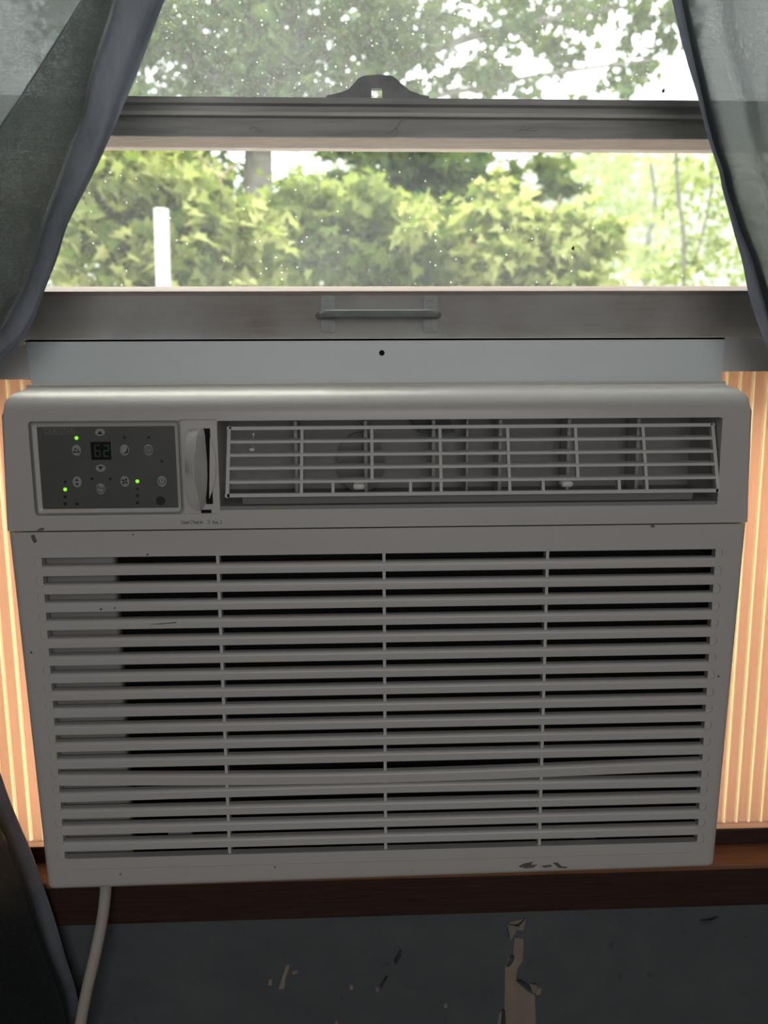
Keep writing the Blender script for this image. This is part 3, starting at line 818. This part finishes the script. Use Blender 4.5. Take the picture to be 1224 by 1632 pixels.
# scuffs
def smudge(pts, parent):
    q = [P(x, z, YA) for x, z in pts]
    obj('scuff', prism_y(B(), [(v.x, v.z) for v in q], YA - .00015, YA + .0003), M['smudge'], parent)
smudge([(49, 853), (55, 852), (57, 858), (59, 863), (55, 866), (51, 860)], grille)
smudge([(58, 845), (66, 841), (71, 842), (69, 845), (62, 846)], bezel)
for s in ([(826, 1381), (835, 1376), (850, 1373), (846, 1378), (856, 1378), (850, 1383), (838, 1384)], [(862, 1380), (878, 1378), (880, 1381), (868, 1383)], [(881, 1375), (888, 1374), (896, 1381), (905, 1381), (902, 1384), (890, 1383)]): smudge(s, grille)
for x, y, r in ((212, 852, 1.5), (235, 884, 2), (161, 971, 2), (183, 969, 1.6), (192, 1393, 1.6), (438, 1382, 1.6), (50, 1040, 2), (1145, 1078, 2)):
    smudge([(x + r * math.cos(a), y + r * math.sin(a)) for a in (0, 1, 2.2, 3.1, 4.2, 5.3)], grille)
smudge([(237, 995), (262, 993), (282, 991), (280, 993), (255, 995)], grille)
smudge([(1036, 838), (1042, 836), (1044, 840), (1038, 841)], bezel)

# top mounting rail
YM = .7255
a0, a1, b0, b1 = P(40, 545, YM), P(1157.5, 535.5, YM), P(51, 612, YM), P(1150, 601, YM)
zt1_, zt0_ = (a0.z + a1.z) / 2, Ztop - .004
bm = prism_y(B(), [(a0.x, zt1_), (b0.x, zt0_), (b1.x, zt0_), (a1.x - .0008, zt1_), (a1.x - .0025, zt1_ + .0008), (a0.x + .004, zt1_ + .0008)], YM, YM + .003, .0005)
mr = obj('mounting_rail', bm, M['metal_white'], ac)
obj('rail_flange', box(B(), a0.x, a1.x, YM, YM + .018, zt1_ - .0015, zt1_ + .0004), M['metal_white'], mr)
c = P(608.5, 562.5, YM); bm = disc_y(B(), c.x, c.z, .0026, .0026, YM - .0003, YM + .001, 16); obj('screw_hole', bm, M['filter'], mr)
# thin ledge of the case top behind the roll
obj('case_top', box(B(), XC - .310, XC + .310, .690, YM, Ztop - .003, Ztop + .0018, .001), M['plastic'], ac)

# power cord
pts = [P(169, 1395, .694), P(168, 1425, .694), P(163, 1465, .690), P(152, 1520, .682), P(138, 1580, .678), P(127, 1640, .676), P(118, 1700, .676)]
e = pts[-1]
pts += [Vector((e.x - .01, .66, e.z - .2)), Vector((e.x - .01, .62, .10)), Vector((e.x + .05, .58, .012)), Vector((e.x - .25, .60, .012))]
obj('power_cord', tube(B(), catmull(pts, 8), .0056, 14), M['cord'], ac, smooth=60)

# ------------------------------------------------------------------ accordion side panels
def accordion(side, label):
    YP = .741
    # panel spans from the AC's edge to the jamb
    xin = (XC - .298) if side < 0 else (XC + .298); xout = (XL + .026) if side < 0 else (XR - .026)
    px_t = 605 if side < 0 else 592
    ztk0 = ZP(20 if side < 0 else 1200, px_t, .728); ztk1 = ZP(20 if side < 0 else 1200, 551 if side < 0 else 537, .728)
    r = empty('accordion_panel', Vector(((xin + xout) / 2, YP, ZL)), label, 'side panel', 'accordion side panels')
    xa, xb = min(xin, xout), max(xin, xout)
    ext = P(60, 575, .728).x if side < 0 else P(1140, 570, .728).x
    obj('top_track', box(B(), min(xa, ext), max(xb, ext), .7285, .7325, ztk0, ztk1, .0005), M['track'], r)
    ztr = ZP(1200, 1311, .739)
    obj('bottom_track', box(B(), xa, xb, .7385, .7415, ZL - .0002, ztr, .0004), M['pleat'], r)
    pz0, pz1 = ztr + .0004, ztk0 + .012
    per = .0133; x = xin; s = 1 if side > 0 else -1
    n = int(abs(xout - xin) / per) + 1
    fp = fh = None
    def sheet(prof):
        bm = B(); A = []
        for dx, dy in prof:
            A.append((bm.verts.new((xin + s * dx, YP + dy, pz0)), bm.verts.new((xin + s * dx, YP + dy, pz1))))
        for p, q in zip(A, A[1:]): bm.faces.new((p[0], q[0], q[1], p[1]))
        if len(prof) == 4:
            rr = bmesh.ops.extrude_face_region(bm, geom=bm.faces[:])
            bmesh.ops.translate(bm, vec=(0, .0006, 0), verts=[g for g in rr['geom'] if isinstance(g, bmesh.types.BMVert)])
        return bm
    for i in range(n):
        d = Vector((s * per * i, 0, 0))
        if i == 0:
            fp = obj('pleat', sheet([(0, .001), (.0022, .0), (.0068, .0), (.0090, .001)]), M['pleat'], r, Vector((xin, YP, pz0)))
            fh = obj('hinge', sheet([(.0090, .001), (.0098, -.0015), (.0106, -.0004), (.0112, -.0006), (.0119, -.0018), (.0133, .001)]), M['hinge'], r, Vector((xin, YP, pz0)))
        else: twin(fp, r, d); twin(fh, r, d)
    return r
accordion(-1, 'peach pleated accordion panel between air conditioner and left curtain')
accordion(1, 'peach pleated accordion panel filling the gap right of the air conditioner')

# ------------------------------------------------------------------ curtains
def yc(z):
    """distance of the curtain: hangs from a rod in front of the window, falls back to the wall below the sill."""
    t = (z - (ZC - .05)) / .25; t = max(0, min(1, t)); u = max(0, min(1, (ZC - .10 - z) / .3))
    return .665 - .025 * t + .024 * u
def rows_for(curve_pts, py):
    xs = [p[1] for p in curve_pts]; vs = [p[0] for p in curve_pts]
    return float(np.interp(py, xs, vs))
def smooth_curve(pts):
    c = catmull([(x, 0, y) for x, y in pts], 8); return [(v.x, v.z) for v in c]
def cloth_sheet(name, cols, pys, mat, parent, amp=.002, seed=0, freq=1.0):
    """cols: list of (curve, yoff, nsub to next)."""
    cs = [(smooth_curve(c), y, n) for c, y, n in cols]
    grid = []
    for py in pys:
        row = []
        px_list = []
        for (c0, y0, n0), nxt in zip(cs, cs[1:] + [None]):
            xa = rows_for(c0, py)
            if nxt is None: px_list.append((xa, y0)); break
            xb = rows_for(nxt[0], py)
            for k in range(n0):
                t = k / n0; px_list.append((xa + (xb - xa) * t, y0 + (nxt[1] - y0) * (t * t * (3 - 2 * t))))
        for j, (px, yo) in enumerate(px_list):
            z = ZP(px, py, .64); Y = yc(z)
            p = P(px, py, Y)
            q = Vector((j * .22 * freq + seed * 9, py * .004, seed))
            w = amp * (noise.noise(q) * 1.2 + .4 * noise.noise(q * 3.1 + Vector((5, 1, 0))))
            row.append((p.x, p.y + yo + w, min(p.z, ZROD - .0085)))
        grid.append(row)
    nr, nc = len(grid), len(grid[0])
    me = bpy.data.meshes.new(name)
    me.from_pydata([v for r in grid for v in r], [], [(i * nc + j, i * nc + j + 1, (i + 1) * nc + j + 1, (i + 1) * nc + j) for i in range(nr - 1) for j in range(nc - 1)])
    me.update()
    o = link(name, me, mat, parent, smooth=80)
    return o
ZROD = ZP(612, -150, .64) + .012
PYS = list(range(-220, 1900, 14))
CL = empty('curtain', Vector((-.42, .66, ZC - .9)), 'slate grey sheer curtain tied back left of the air conditioner', 'curtain', 'window curtains')
edgeL = [(312, -150), (285, -60), (257, 0), (207, 130), (157, 245), (104, 350), (88, 400), (70, 450), (40, 525), (2, 570), (-50, 625), (-85, 760), (-75, 1000), (-40, 1150), (-2, 1248), (22, 1308), (48, 1370), (75, 1450), (98, 1530), (126, 1632), (140, 1900)]
L1 = [(215, -150), (170, -50), (143, 0), (98, 72), (45, 155), (0, 222), (-30, 270), (-60, 330), (-100, 420), (-140, 560), (-170, 760), (-160, 1000), (-120, 1150), (-80, 1250), (-60, 1400), (-40, 1632), (-20, 1900)]
L2 = [(205, -150), (196, -60), (188, 0), (166, 70), (148, 130), (136, 190), (116, 240), (95, 300), (75, 350), (55, 420), (30, 480), (0, 530), (-60, 600), (-100, 760), (-90, 1000), (-60, 1150), (-22, 1240), (0, 1300), (30, 1370), (55, 1450), (82, 1530), (112, 1632), (126, 1900)]
farL = [(-330, -150), (-330, 570), (-330, 800), (-330, 1250), (-330, 1632), (-330, 1900)]
cloth_sheet('sheer_panel', [(farL, .004, 14), (L1, -.004, 8), (L2, -.002, 1)], PYS, M['sheer'], CL, .004, 1)
L1b = [(x + 2, y) for x, y in L1]
cloth_sheet('sheer_fold', [(L1b, -.010, 8), (L2, -.008, 1)], PYS, M['sheer_thin'], CL, .0015, 3)
cloth_sheet('fold_edge', [([(x - 2, y) for x, y in L1b], -.0105, 2), ([(x + 1.5, y) for x, y in L1b], -.0105, 1)], PYS, M['satin'], CL, .0015, 3)
L2c = [(x - 16, y) for x, y in L2]
Lm = [((a[0] + rows_for(edgeL, a[1])) / 2, a[1]) for a in L2]
cloth_sheet('lining_edge', [(L2c, .008, 4), (Lm, .0135, 4), (edgeL, .007, 1)], PYS, M['satin'], CL, .004, 4, 1.4)

CR = empty('curtain', Vector((.52, .66, ZC - .9)), 'slate grey sheer curtain hanging at the right edge of the window', 'curtain', 'window curtains')
edgeR = [(1045, -150), (1060, -60), (1073, 0), (1086, 60), (1100, 112), (1112, 150), (1122, 190), (1134, 232), (1147, 270), (1153, 300), (1163, 335), (1174, 375), (1186, 420), (1194, 463), (1206, 505), (1222, 548), (1260, 640), (1300, 760), (1320, 1000), (1300, 1250), (1290, 1900)]
R1 = [(1056, -150), (1072, -60), (1086, 0), (1098, 55), (1109, 105), (1118, 145), (1128, 190), (1140, 235), (1152, 270), (1158, 300), (1170, 335), (1182, 370), (1197, 405), (1208, 445), (1218, 480), (1226, 505), (1275, 600), (1330, 760), (1350, 1000), (1330, 1250), (1320, 1900)]
R2 = [(1130, -150), (1142, -60), (1151, 0), (1158, 50), (1170, 95), (1178, 130), (1190, 165), (1198, 205), (1210, 250), (1222, 290), (1240, 340), (1270, 420), (1300, 520), (1360, 700), (1380, 1000), (1370, 1250), (1360, 1900)]
farR = [(1480, -150), (1490, 300), (1530, 600), (1560, 1000), (1560, 1900)]
cloth_sheet('sheer_panel', [(R1, .000, 6), (R2, .006, 3), ([(x + 14, y) for x, y in R2], -.006, 10), (farR, .006, 1)], PYS, M['sheer'], CR, .003, 6)
cloth_sheet('lining_edge', [(edgeR, .002, 4), (R1, .004, 2), ([(x + 18, y) for x, y in R1], .006, 1)], PYS, M['satin'], CR, .0015, 7)

zr = ZROD
rod = empty('curtain_rod', Vector((.03, .64, zr)), 'dark curtain rod above the window carrying both curtains', 'curtain rod')
obj('rod', tube(B(), [(-.72, .643, zr), (.78, .643, zr)], .008, 14), M['rod'], rod, smooth=50)
for x in (-.70, .76): obj('bracket', box(B(), x - .008, x + .008, .643, YW + .001, zr - .006, zr + .006, .001), M['rod'], rod)

# ------------------------------------------------------------------ outside
ZGR = -.55
g = obj('ground', box(B(), -40, 40, 1.05, 90, ZGR - .2, ZGR), M['ground']); tag(g, kind='structure')
# exterior face of the house wall below the window is the outer side of wall_front

LEAF = np.array([(0, 0), (.18, .10), (.52, .06), (.36, .28), (.50, .52), (.22, .50), (0, 1.0), (-.22, .50), (-.50, .52), (-.36, .28), (-.52, .06), (-.18, .10)])
OVAL = np.array([(0, 0), (.22, .25), (.26, .55), (0, 1.0), (-.26, .55), (-.22, .25)])
def leaf_mesh(name, C, S, rng, shp=LEAF, up=.45):
    """one mesh holding len(C) leaves of size S, random orientation biased upward."""
    n = len(C); m = len(shp)
    nr = rng.normal(size=(n, 3)); nr[:, 2] = np.abs(nr[:, 2]) + up; nr /= np.linalg.norm(nr, axis=1)[:, None]
    t = rng.normal(size=(n, 3)); t[:, 2] -= .6; t -= (t * nr).sum(1)[:, None] * nr; t /= np.linalg.norm(t, axis=1)[:, None]
    b = np.cross(nr, t)
    fold = np.abs(shp[:, 0]) * .35 - shp[:, 1] ** 2 * .18
    V = C[:, None, :] + S[:, None, None] * (shp[None, :, 0, None] * b[:, None, :] + shp[None, :, 1, None] * t[:, None, :] + fold[None, :, None] * nr[:, None, :])
    me = bpy.data.meshes.new(name); nv = n * m
    me.vertices.add(nv); me.vertices.foreach_set('co', V.reshape(-1).astype(np.float32))
    # two polygons per leaf, folded on the midrib
    tip = int(np.argmax(shp[:, 1])); pa_ = list(range(0, tip + 1)); pb_ = [0] + list(range(tip, m))
    loops = np.array(pa_ + pb_); L = len(loops)
    idx = (np.arange(n)[:, None] * m + loops[None, :]).reshape(-1)
    me.loops.add(n * L); me.loops.foreach_set('vertex_index', idx.astype(np.int32))
    st = (np.arange(n)[:, None] * L + np.array([0, len(pa_)])[None, :]).reshape(-1)
    me.polygons.add(n * 2); me.polygons.foreach_set('loop_start', st.astype(np.int32))
    tint = np.repeat(rng.random(n) ** 1.2, m).astype(np.float32)
    at = me.attributes.new('tint', 'FLOAT', 'POINT'); at.data.foreach_set('value', tint)
    me.update(calc_edges=True); me.validate()
    return me

def blobs(spec, Y, rng, dy=.35):
    """spec: (px, py, rx, ry, count); leaves gather in clumps inside each ellipsoid."""
    out = []
    for px, py, rx, ry, n in spec:
        c = np.array(P(px, py, Y)); r = np.array((rx * Y / FPX, dy, ry * Y / FPX))
        k = max(3, n // 14); u = rng.normal(size=(k, 3)); u /= np.linalg.norm(u, axis=1)[:, None]; u *= rng.random(k)[:, None] ** (1 / 3)
        cl = u[rng.integers(0, k, n)] + rng.normal(size=(n, 3)) * .17
        out.append(c + cl * r)
    return np.concatenate(out)

DENS = {'yellow-green': 1.4, 'mid-green': 1.35, 'yellow-tipped': 1.4, 'big': 1.1}
def branch(bm, pts, r0, r1, n=7):
    q = catmull(pts, 4); tube(bm, q, [r0 + (r1 - r0) * i / (len(q) - 1) for i in range(len(q))], n)

def plant(name, label, cat, spec, Y, size, mat, stems, group=None, near=0, shp=LEAF, seed=1, dy=.35, stem_mat='bark', up=.45):
    rng = np.random.default_rng(seed)
    base = Vector(stems[0][0][0]); root = empty(name, Vector((base.x, base.y, ZGR)), label, cat, group)
    for i, (pts, r0, r1) in enumerate(stems):
        bm = B(); branch(bm, pts, r0, r1)
        obj('trunk' if i == 0 and r0 > .03 else 'branch', bm, M[stem_mat if not (i and stem_mat == 'bark') else 'bark'], root, smooth=60)
    C = blobs([(a, b, c, d, int(n * DENS.get(label.split()[0], 1))) for a, b, c, d, n in spec], Y, rng, dy); S = size * rng.uniform(.6, 1.25, len(C))
    if near:
        order = np.argsort(C[:, 1] - S * 2); pick = order[:near]; rest = order[near:]
        # a handful of leaf shapes shared by the separate leaves
        protos = [leaf_mesh('leaf', np.zeros((1, 3)), np.ones(1), rng, shp, up) for _ in range(14)]
        for me in protos: me.materials.append(mat)
        for k, i in enumerate(pick):
            o = bpy.data.objects.new('leaf', protos[k % len(protos)]); COL.objects.link(o); o.parent = root
            o.location = Vector(C[i]) - wloc(root); o.scale = (S[i] * .85,) * 3; o.rotation_euler = (0, 0, rng.uniform(-.8, .8))
        C, S = C[rest], S[rest]
    link('foliage', leaf_mesh('foliage', C, S, rng, shp, up), mat, root, kind='stuff')
    return root

def stem(px0, py0, Y, *more):
    """polyline from the ground at (px0) through pixel points."""
    p = P(px0, py0, Y); pts = [Vector((p.x, p.y, ZGR)), p] + [P(x, y, Y) for x, y in more]
    return pts

# near hedge of maple-like bushes
plant('bush', 'yellow-green broad-leaved bush behind the white post', 'bush',
      [(130, 330, 90, 70, 330), (240, 300, 110, 60, 330), (190, 410, 130, 60, 420), (330, 400, 120, 70, 420), (350, 350, 80, 36, 190), (250, 470, 200, 50, 350), (240, 620, 210, 120, 500), (240, 800, 160, 90, 260), (200, 250, 90, 40, 150)], 3.7, .085, M['leaf_yellow'],
      [(stem(240, 500, 3.7, (250, 400), (262, 330)), .022, .008), ([P(262, 400, 3.6), P(290, 385, 3.55), P(300, 360, 3.55), P(325, 405, 3.5)], .006, .003), ([P(330, 320, 3.6), P(360, 275, 3.6), P(390, 250, 3.6)], .007, .003), ([P(250, 330, 3.6), P(265, 310, 3.6), P(300, 285, 3.6)], .006, .003), ([P(355, 300, 3.6), P(340, 270, 3.6), P(305, 240, 3.6)], .008, .004)],
      'bushes behind the house', 160, seed=3, stem_mat='twig')
plant('bush', 'mid-green leafy bush in the middle of the lower pane', 'bush',
      [(470, 370, 90, 75, 420), (560, 350, 80, 60, 380), (560, 430, 120, 50, 420), (660, 400, 90, 70, 420), (480, 330, 60, 28, 150), (700, 440, 100, 40, 260), (590, 580, 160, 110, 480), (590, 740, 120, 80, 240)], 4.3, .088, M['leaf_mid'],
      [(stem(560, 500, 4.3, (555, 420), (540, 330)), .025, .009), ([P(555, 430, 4.3), P(590, 380, 4.25), P(600, 330, 4.2)], .01, .004)],
      'bushes behind the house', 140, seed=4)
plant('bush', 'yellow-tipped leafy bush right of centre below the bare twig', 'bush',
      [(820, 400, 90, 60, 380), (900, 400, 70, 45, 260), (780, 360, 70, 50, 220), (950, 385, 40, 25, 90), (870, 440, 110, 35, 280), (690, 370, 60, 40, 140), (880, 345, 50, 30, 90), (850, 560, 150, 100, 420), (850, 740, 120, 90, 240)], 3.9, .082, M['leaf_yellow'],
      [(stem(850, 500, 3.9, (860, 420), (880, 350)), .02, .006), ([P(872, 365, 3.8), P(885, 335, 3.75), P(893, 310, 3.75)], .006, .003), ([P(815, 390, 3.8), P(820, 370, 3.75), P(818, 355, 3.75)], .006, .003)],
      'bushes behind the house', 120, seed=5, stem_mat='twig')
plant('tree', 'dark green leafy tree with thin trunk in the middle behind the bushes', 'tree',
      [(640, 290, 80, 45, 330), (720, 280, 70, 40, 260), (690, 340, 90, 40, 330), (545, 265, 30, 30, 90), (790, 300, 35, 40, 110), (890, 253, 40, 12, 45), (870, 310, 40, 18, 60), (640, 230, 120, 40, 260), (740, 390, 60, 40, 180)], 5.2, .12, M['leaf_dark'],
      [(stem(640, 400, 5.2, (638, 300), (636, 200)), .03, .018), ([P(638, 280, 5.2), P(720, 262, 5.2), P(900, 252, 5.2)], .012, .004), ([P(640, 330, 5.2), P(740, 320, 5.2), P(860, 312, 5.2)], .012, .004)],
      'trees behind the house', 60, seed=6)
# big tree whose canopy fills the upper pane
up = [(440, 70, 60, 90, 340), (190, 60, 110, 90, 620), (330, 60, 110, 80, 640), (300, 130, 130, 45, 480), (450, 40, 90, 60, 430), (420, 120, 70, 40, 240), (560, 40, 80, 55, 360), (590, 110, 70, 45, 260),
      (640, 60, 60, 70, 230), (700, 20, 80, 40, 190), (740, 110, 60, 45, 170), (800, 30, 60, 40, 110), (880, 20, 60, 30, 90), (910, 70, 40, 30, 60), (980, 30, 70, 40, 130), (1040, 90, 50, 40, 90), (960, 130, 40, 20, 50),
      (560, 180, 120, 30, 200), (250, 200, 150, 40, 420), (780, 160, 90, 25, 110), (1060, 30, 50, 50, 90), (500, -50, 420, 50, 900), (960, -50, 160, 30, 180), (150, 270, 100, 40, 260), (300, 262, 60, 28, 170), (365, 272, 24, 30, 70)]
tp = P(412, 310, 7.0)
plant('tree', 'big dark tree with thick trunk whose canopy fills the upper pane', 'tree', up, 7.0, .115, M['leaf_dark'],
      [([Vector((tp.x, 7.0, ZGR)), tp, P(415, 200, 7.0), P(420, 60, 7.0), P(430, -120, 7.0)], .135, .09), ([P(415, 210, 7.0), P(520, 150, 6.9), P(660, 90, 6.8), P(820, 40, 6.8), P(1000, 10, 6.8)], .06, .015), ([P(416, 190, 7.0), P(330, 120, 6.9), P(220, 60, 6.8)], .05, .015), ([P(418, 120, 7.0), P(500, 40, 6.9), P(620, -40, 6.9)], .05, .02), ([P(416, 160, 7.0), P(640, 160, 6.9), P(860, 120, 6.8), P(1040, 95, 6.8)], .03, .01)],
      'trees behind the house', 0, seed=8, dy=.7)
# misty trees on the right and far away
for i, (lab, spec, Y, sz, mt, st, sd_) in enumerate((
    ('slender pale sapling with small leaves beside the right curtain', [(1130, 330, 45, 110, 420), (1090, 300, 30, 60, 130), (1100, 420, 60, 50, 220), (1165, 420, 40, 60, 160)], 9.0, .10, 'leaf_mid', [(stem(1090, 440, 9, (1080, 300), (1075, 180)), .03, .015), ([P(1100, 440, 9.0), P(1130, 330, 9.0), P(1140, 240, 9.0)], .02, .01)], 21),
    ('pale yellow-green tree in the mist left of the sapling', [(960, 290, 60, 50, 330), (1030, 300, 70, 60, 420), (1000, 380, 90, 60, 480), (930, 250, 40, 20, 90), (960, 440, 120, 50, 420)], 14.0, .17, 'leaf_pale', [(stem(1030, 420, 14, (1045, 330), (1035, 250)), .07, .03)], 22),
    ('distant round tree fading into the mist behind the bushes', [(590, 270, 70, 30, 260), (500, 275, 50, 35, 220), (520, 330, 120, 40, 380)], 24.0, .30, 'leaf_mid', [(stem(520, 400, 24, (520, 300),), .18, .10)], 23),
    ('far misty tree behind the pale yellow-green tree', [(860, 285, 110, 40, 620), (980, 270, 110, 45, 700), (1110, 300, 120, 70, 900), (920, 360, 190, 70, 1000), (1130, 400, 110, 60, 600)], 26.0, .30, 'leaf_mid', [(stem(930, 400, 26, (930, 300),), .2, .1)], 24))):
    plant('tree', lab, 'tree', spec, Y, sz, M[mt], st, 'trees behind the house', 0, shp=OVAL, seed=sd_, dy=.8 + i * .5)

# white post
a, b = P(257, 333, 3.05), P(261, 470, 3.05)
dirv = (b - a).normalized(); foot = a + dirv * ((ZGR - a.z) / dirv.z)
bm = tube(B(), [foot, a], .0275, 20)
post = obj('post', bm, M['post'], loc=foot, smooth=50); tag(post, 'round white post with brown stains standing before the yellow-green bush', 'post')
for t, w, h, dx in ((.012, .010, .014, -.004), (.19, .012, .004, -.008), (.245, .02, .004, 0), (.21, .008, .003, .004)):
    c = a + dirv * (t * 1.05); bm = B(); vs = []
    for k in range(7):
        ang = (k / 6 - .5) * w / .0275 * 1.4 + dx / .0275
        vs.append([bm.verts.new(c + Vector((.0279 * math.sin(ang), -.0279 * math.cos(ang), s_ * h * (1 - .5 * abs(k / 3 - 1))))) for s_ in (-.5, .5)])
    for p, q in zip(vs, vs[1:]): bm.faces.new((p[0], q[0], q[1], p[1]))
    obj('stain', bm, M['rust'], post)

# wooded hill far behind
bm = B(); nx, ny = 40, 10; V = []
for j in range(ny + 1):
    row = []
    for i in range(nx + 1):
        x = -44 + 88 * i / nx; y = 34 + 40 * j / ny
        h = 27 * (j / ny) ** .7 * (.75 + .35 * noise.noise(Vector((x * .05, y * .03, 0)))) + .9 * noise.noise(Vector((x * .4, y * .4, 3)))
        row.append(bm.verts.new((x, y, ZGR - .1 + max(0, h))))
    V.append(row)
for j in range(ny):
    for i in range(nx): bm.faces.new((V[j][i], V[j][i + 1], V[j + 1][i + 1], V[j + 1][i]))
tag(obj('hill', bm, M['hill'], smooth=80), kind='structure')

# morning mist beyond the bushes
k = Nodes('mist'); hz = k.done(None, k.n('VolumeScatter', ins={'Color': (.94, .96, .96, 1), 'Density': .02, 'Anisotropy': .0}).outputs[0])
for y0, y1, h, lab in ((9.6, 28, 13, 'pale mist hanging among the slender trees beyond the bushes'), (28.05, 85, 34, 'pale mist lying over the wooded hill far behind')):
    tag(obj('mist', box(B(), -45, 45, y0, y1, ZGR + .01, h), hz, kind='stuff'), lab, 'mist')
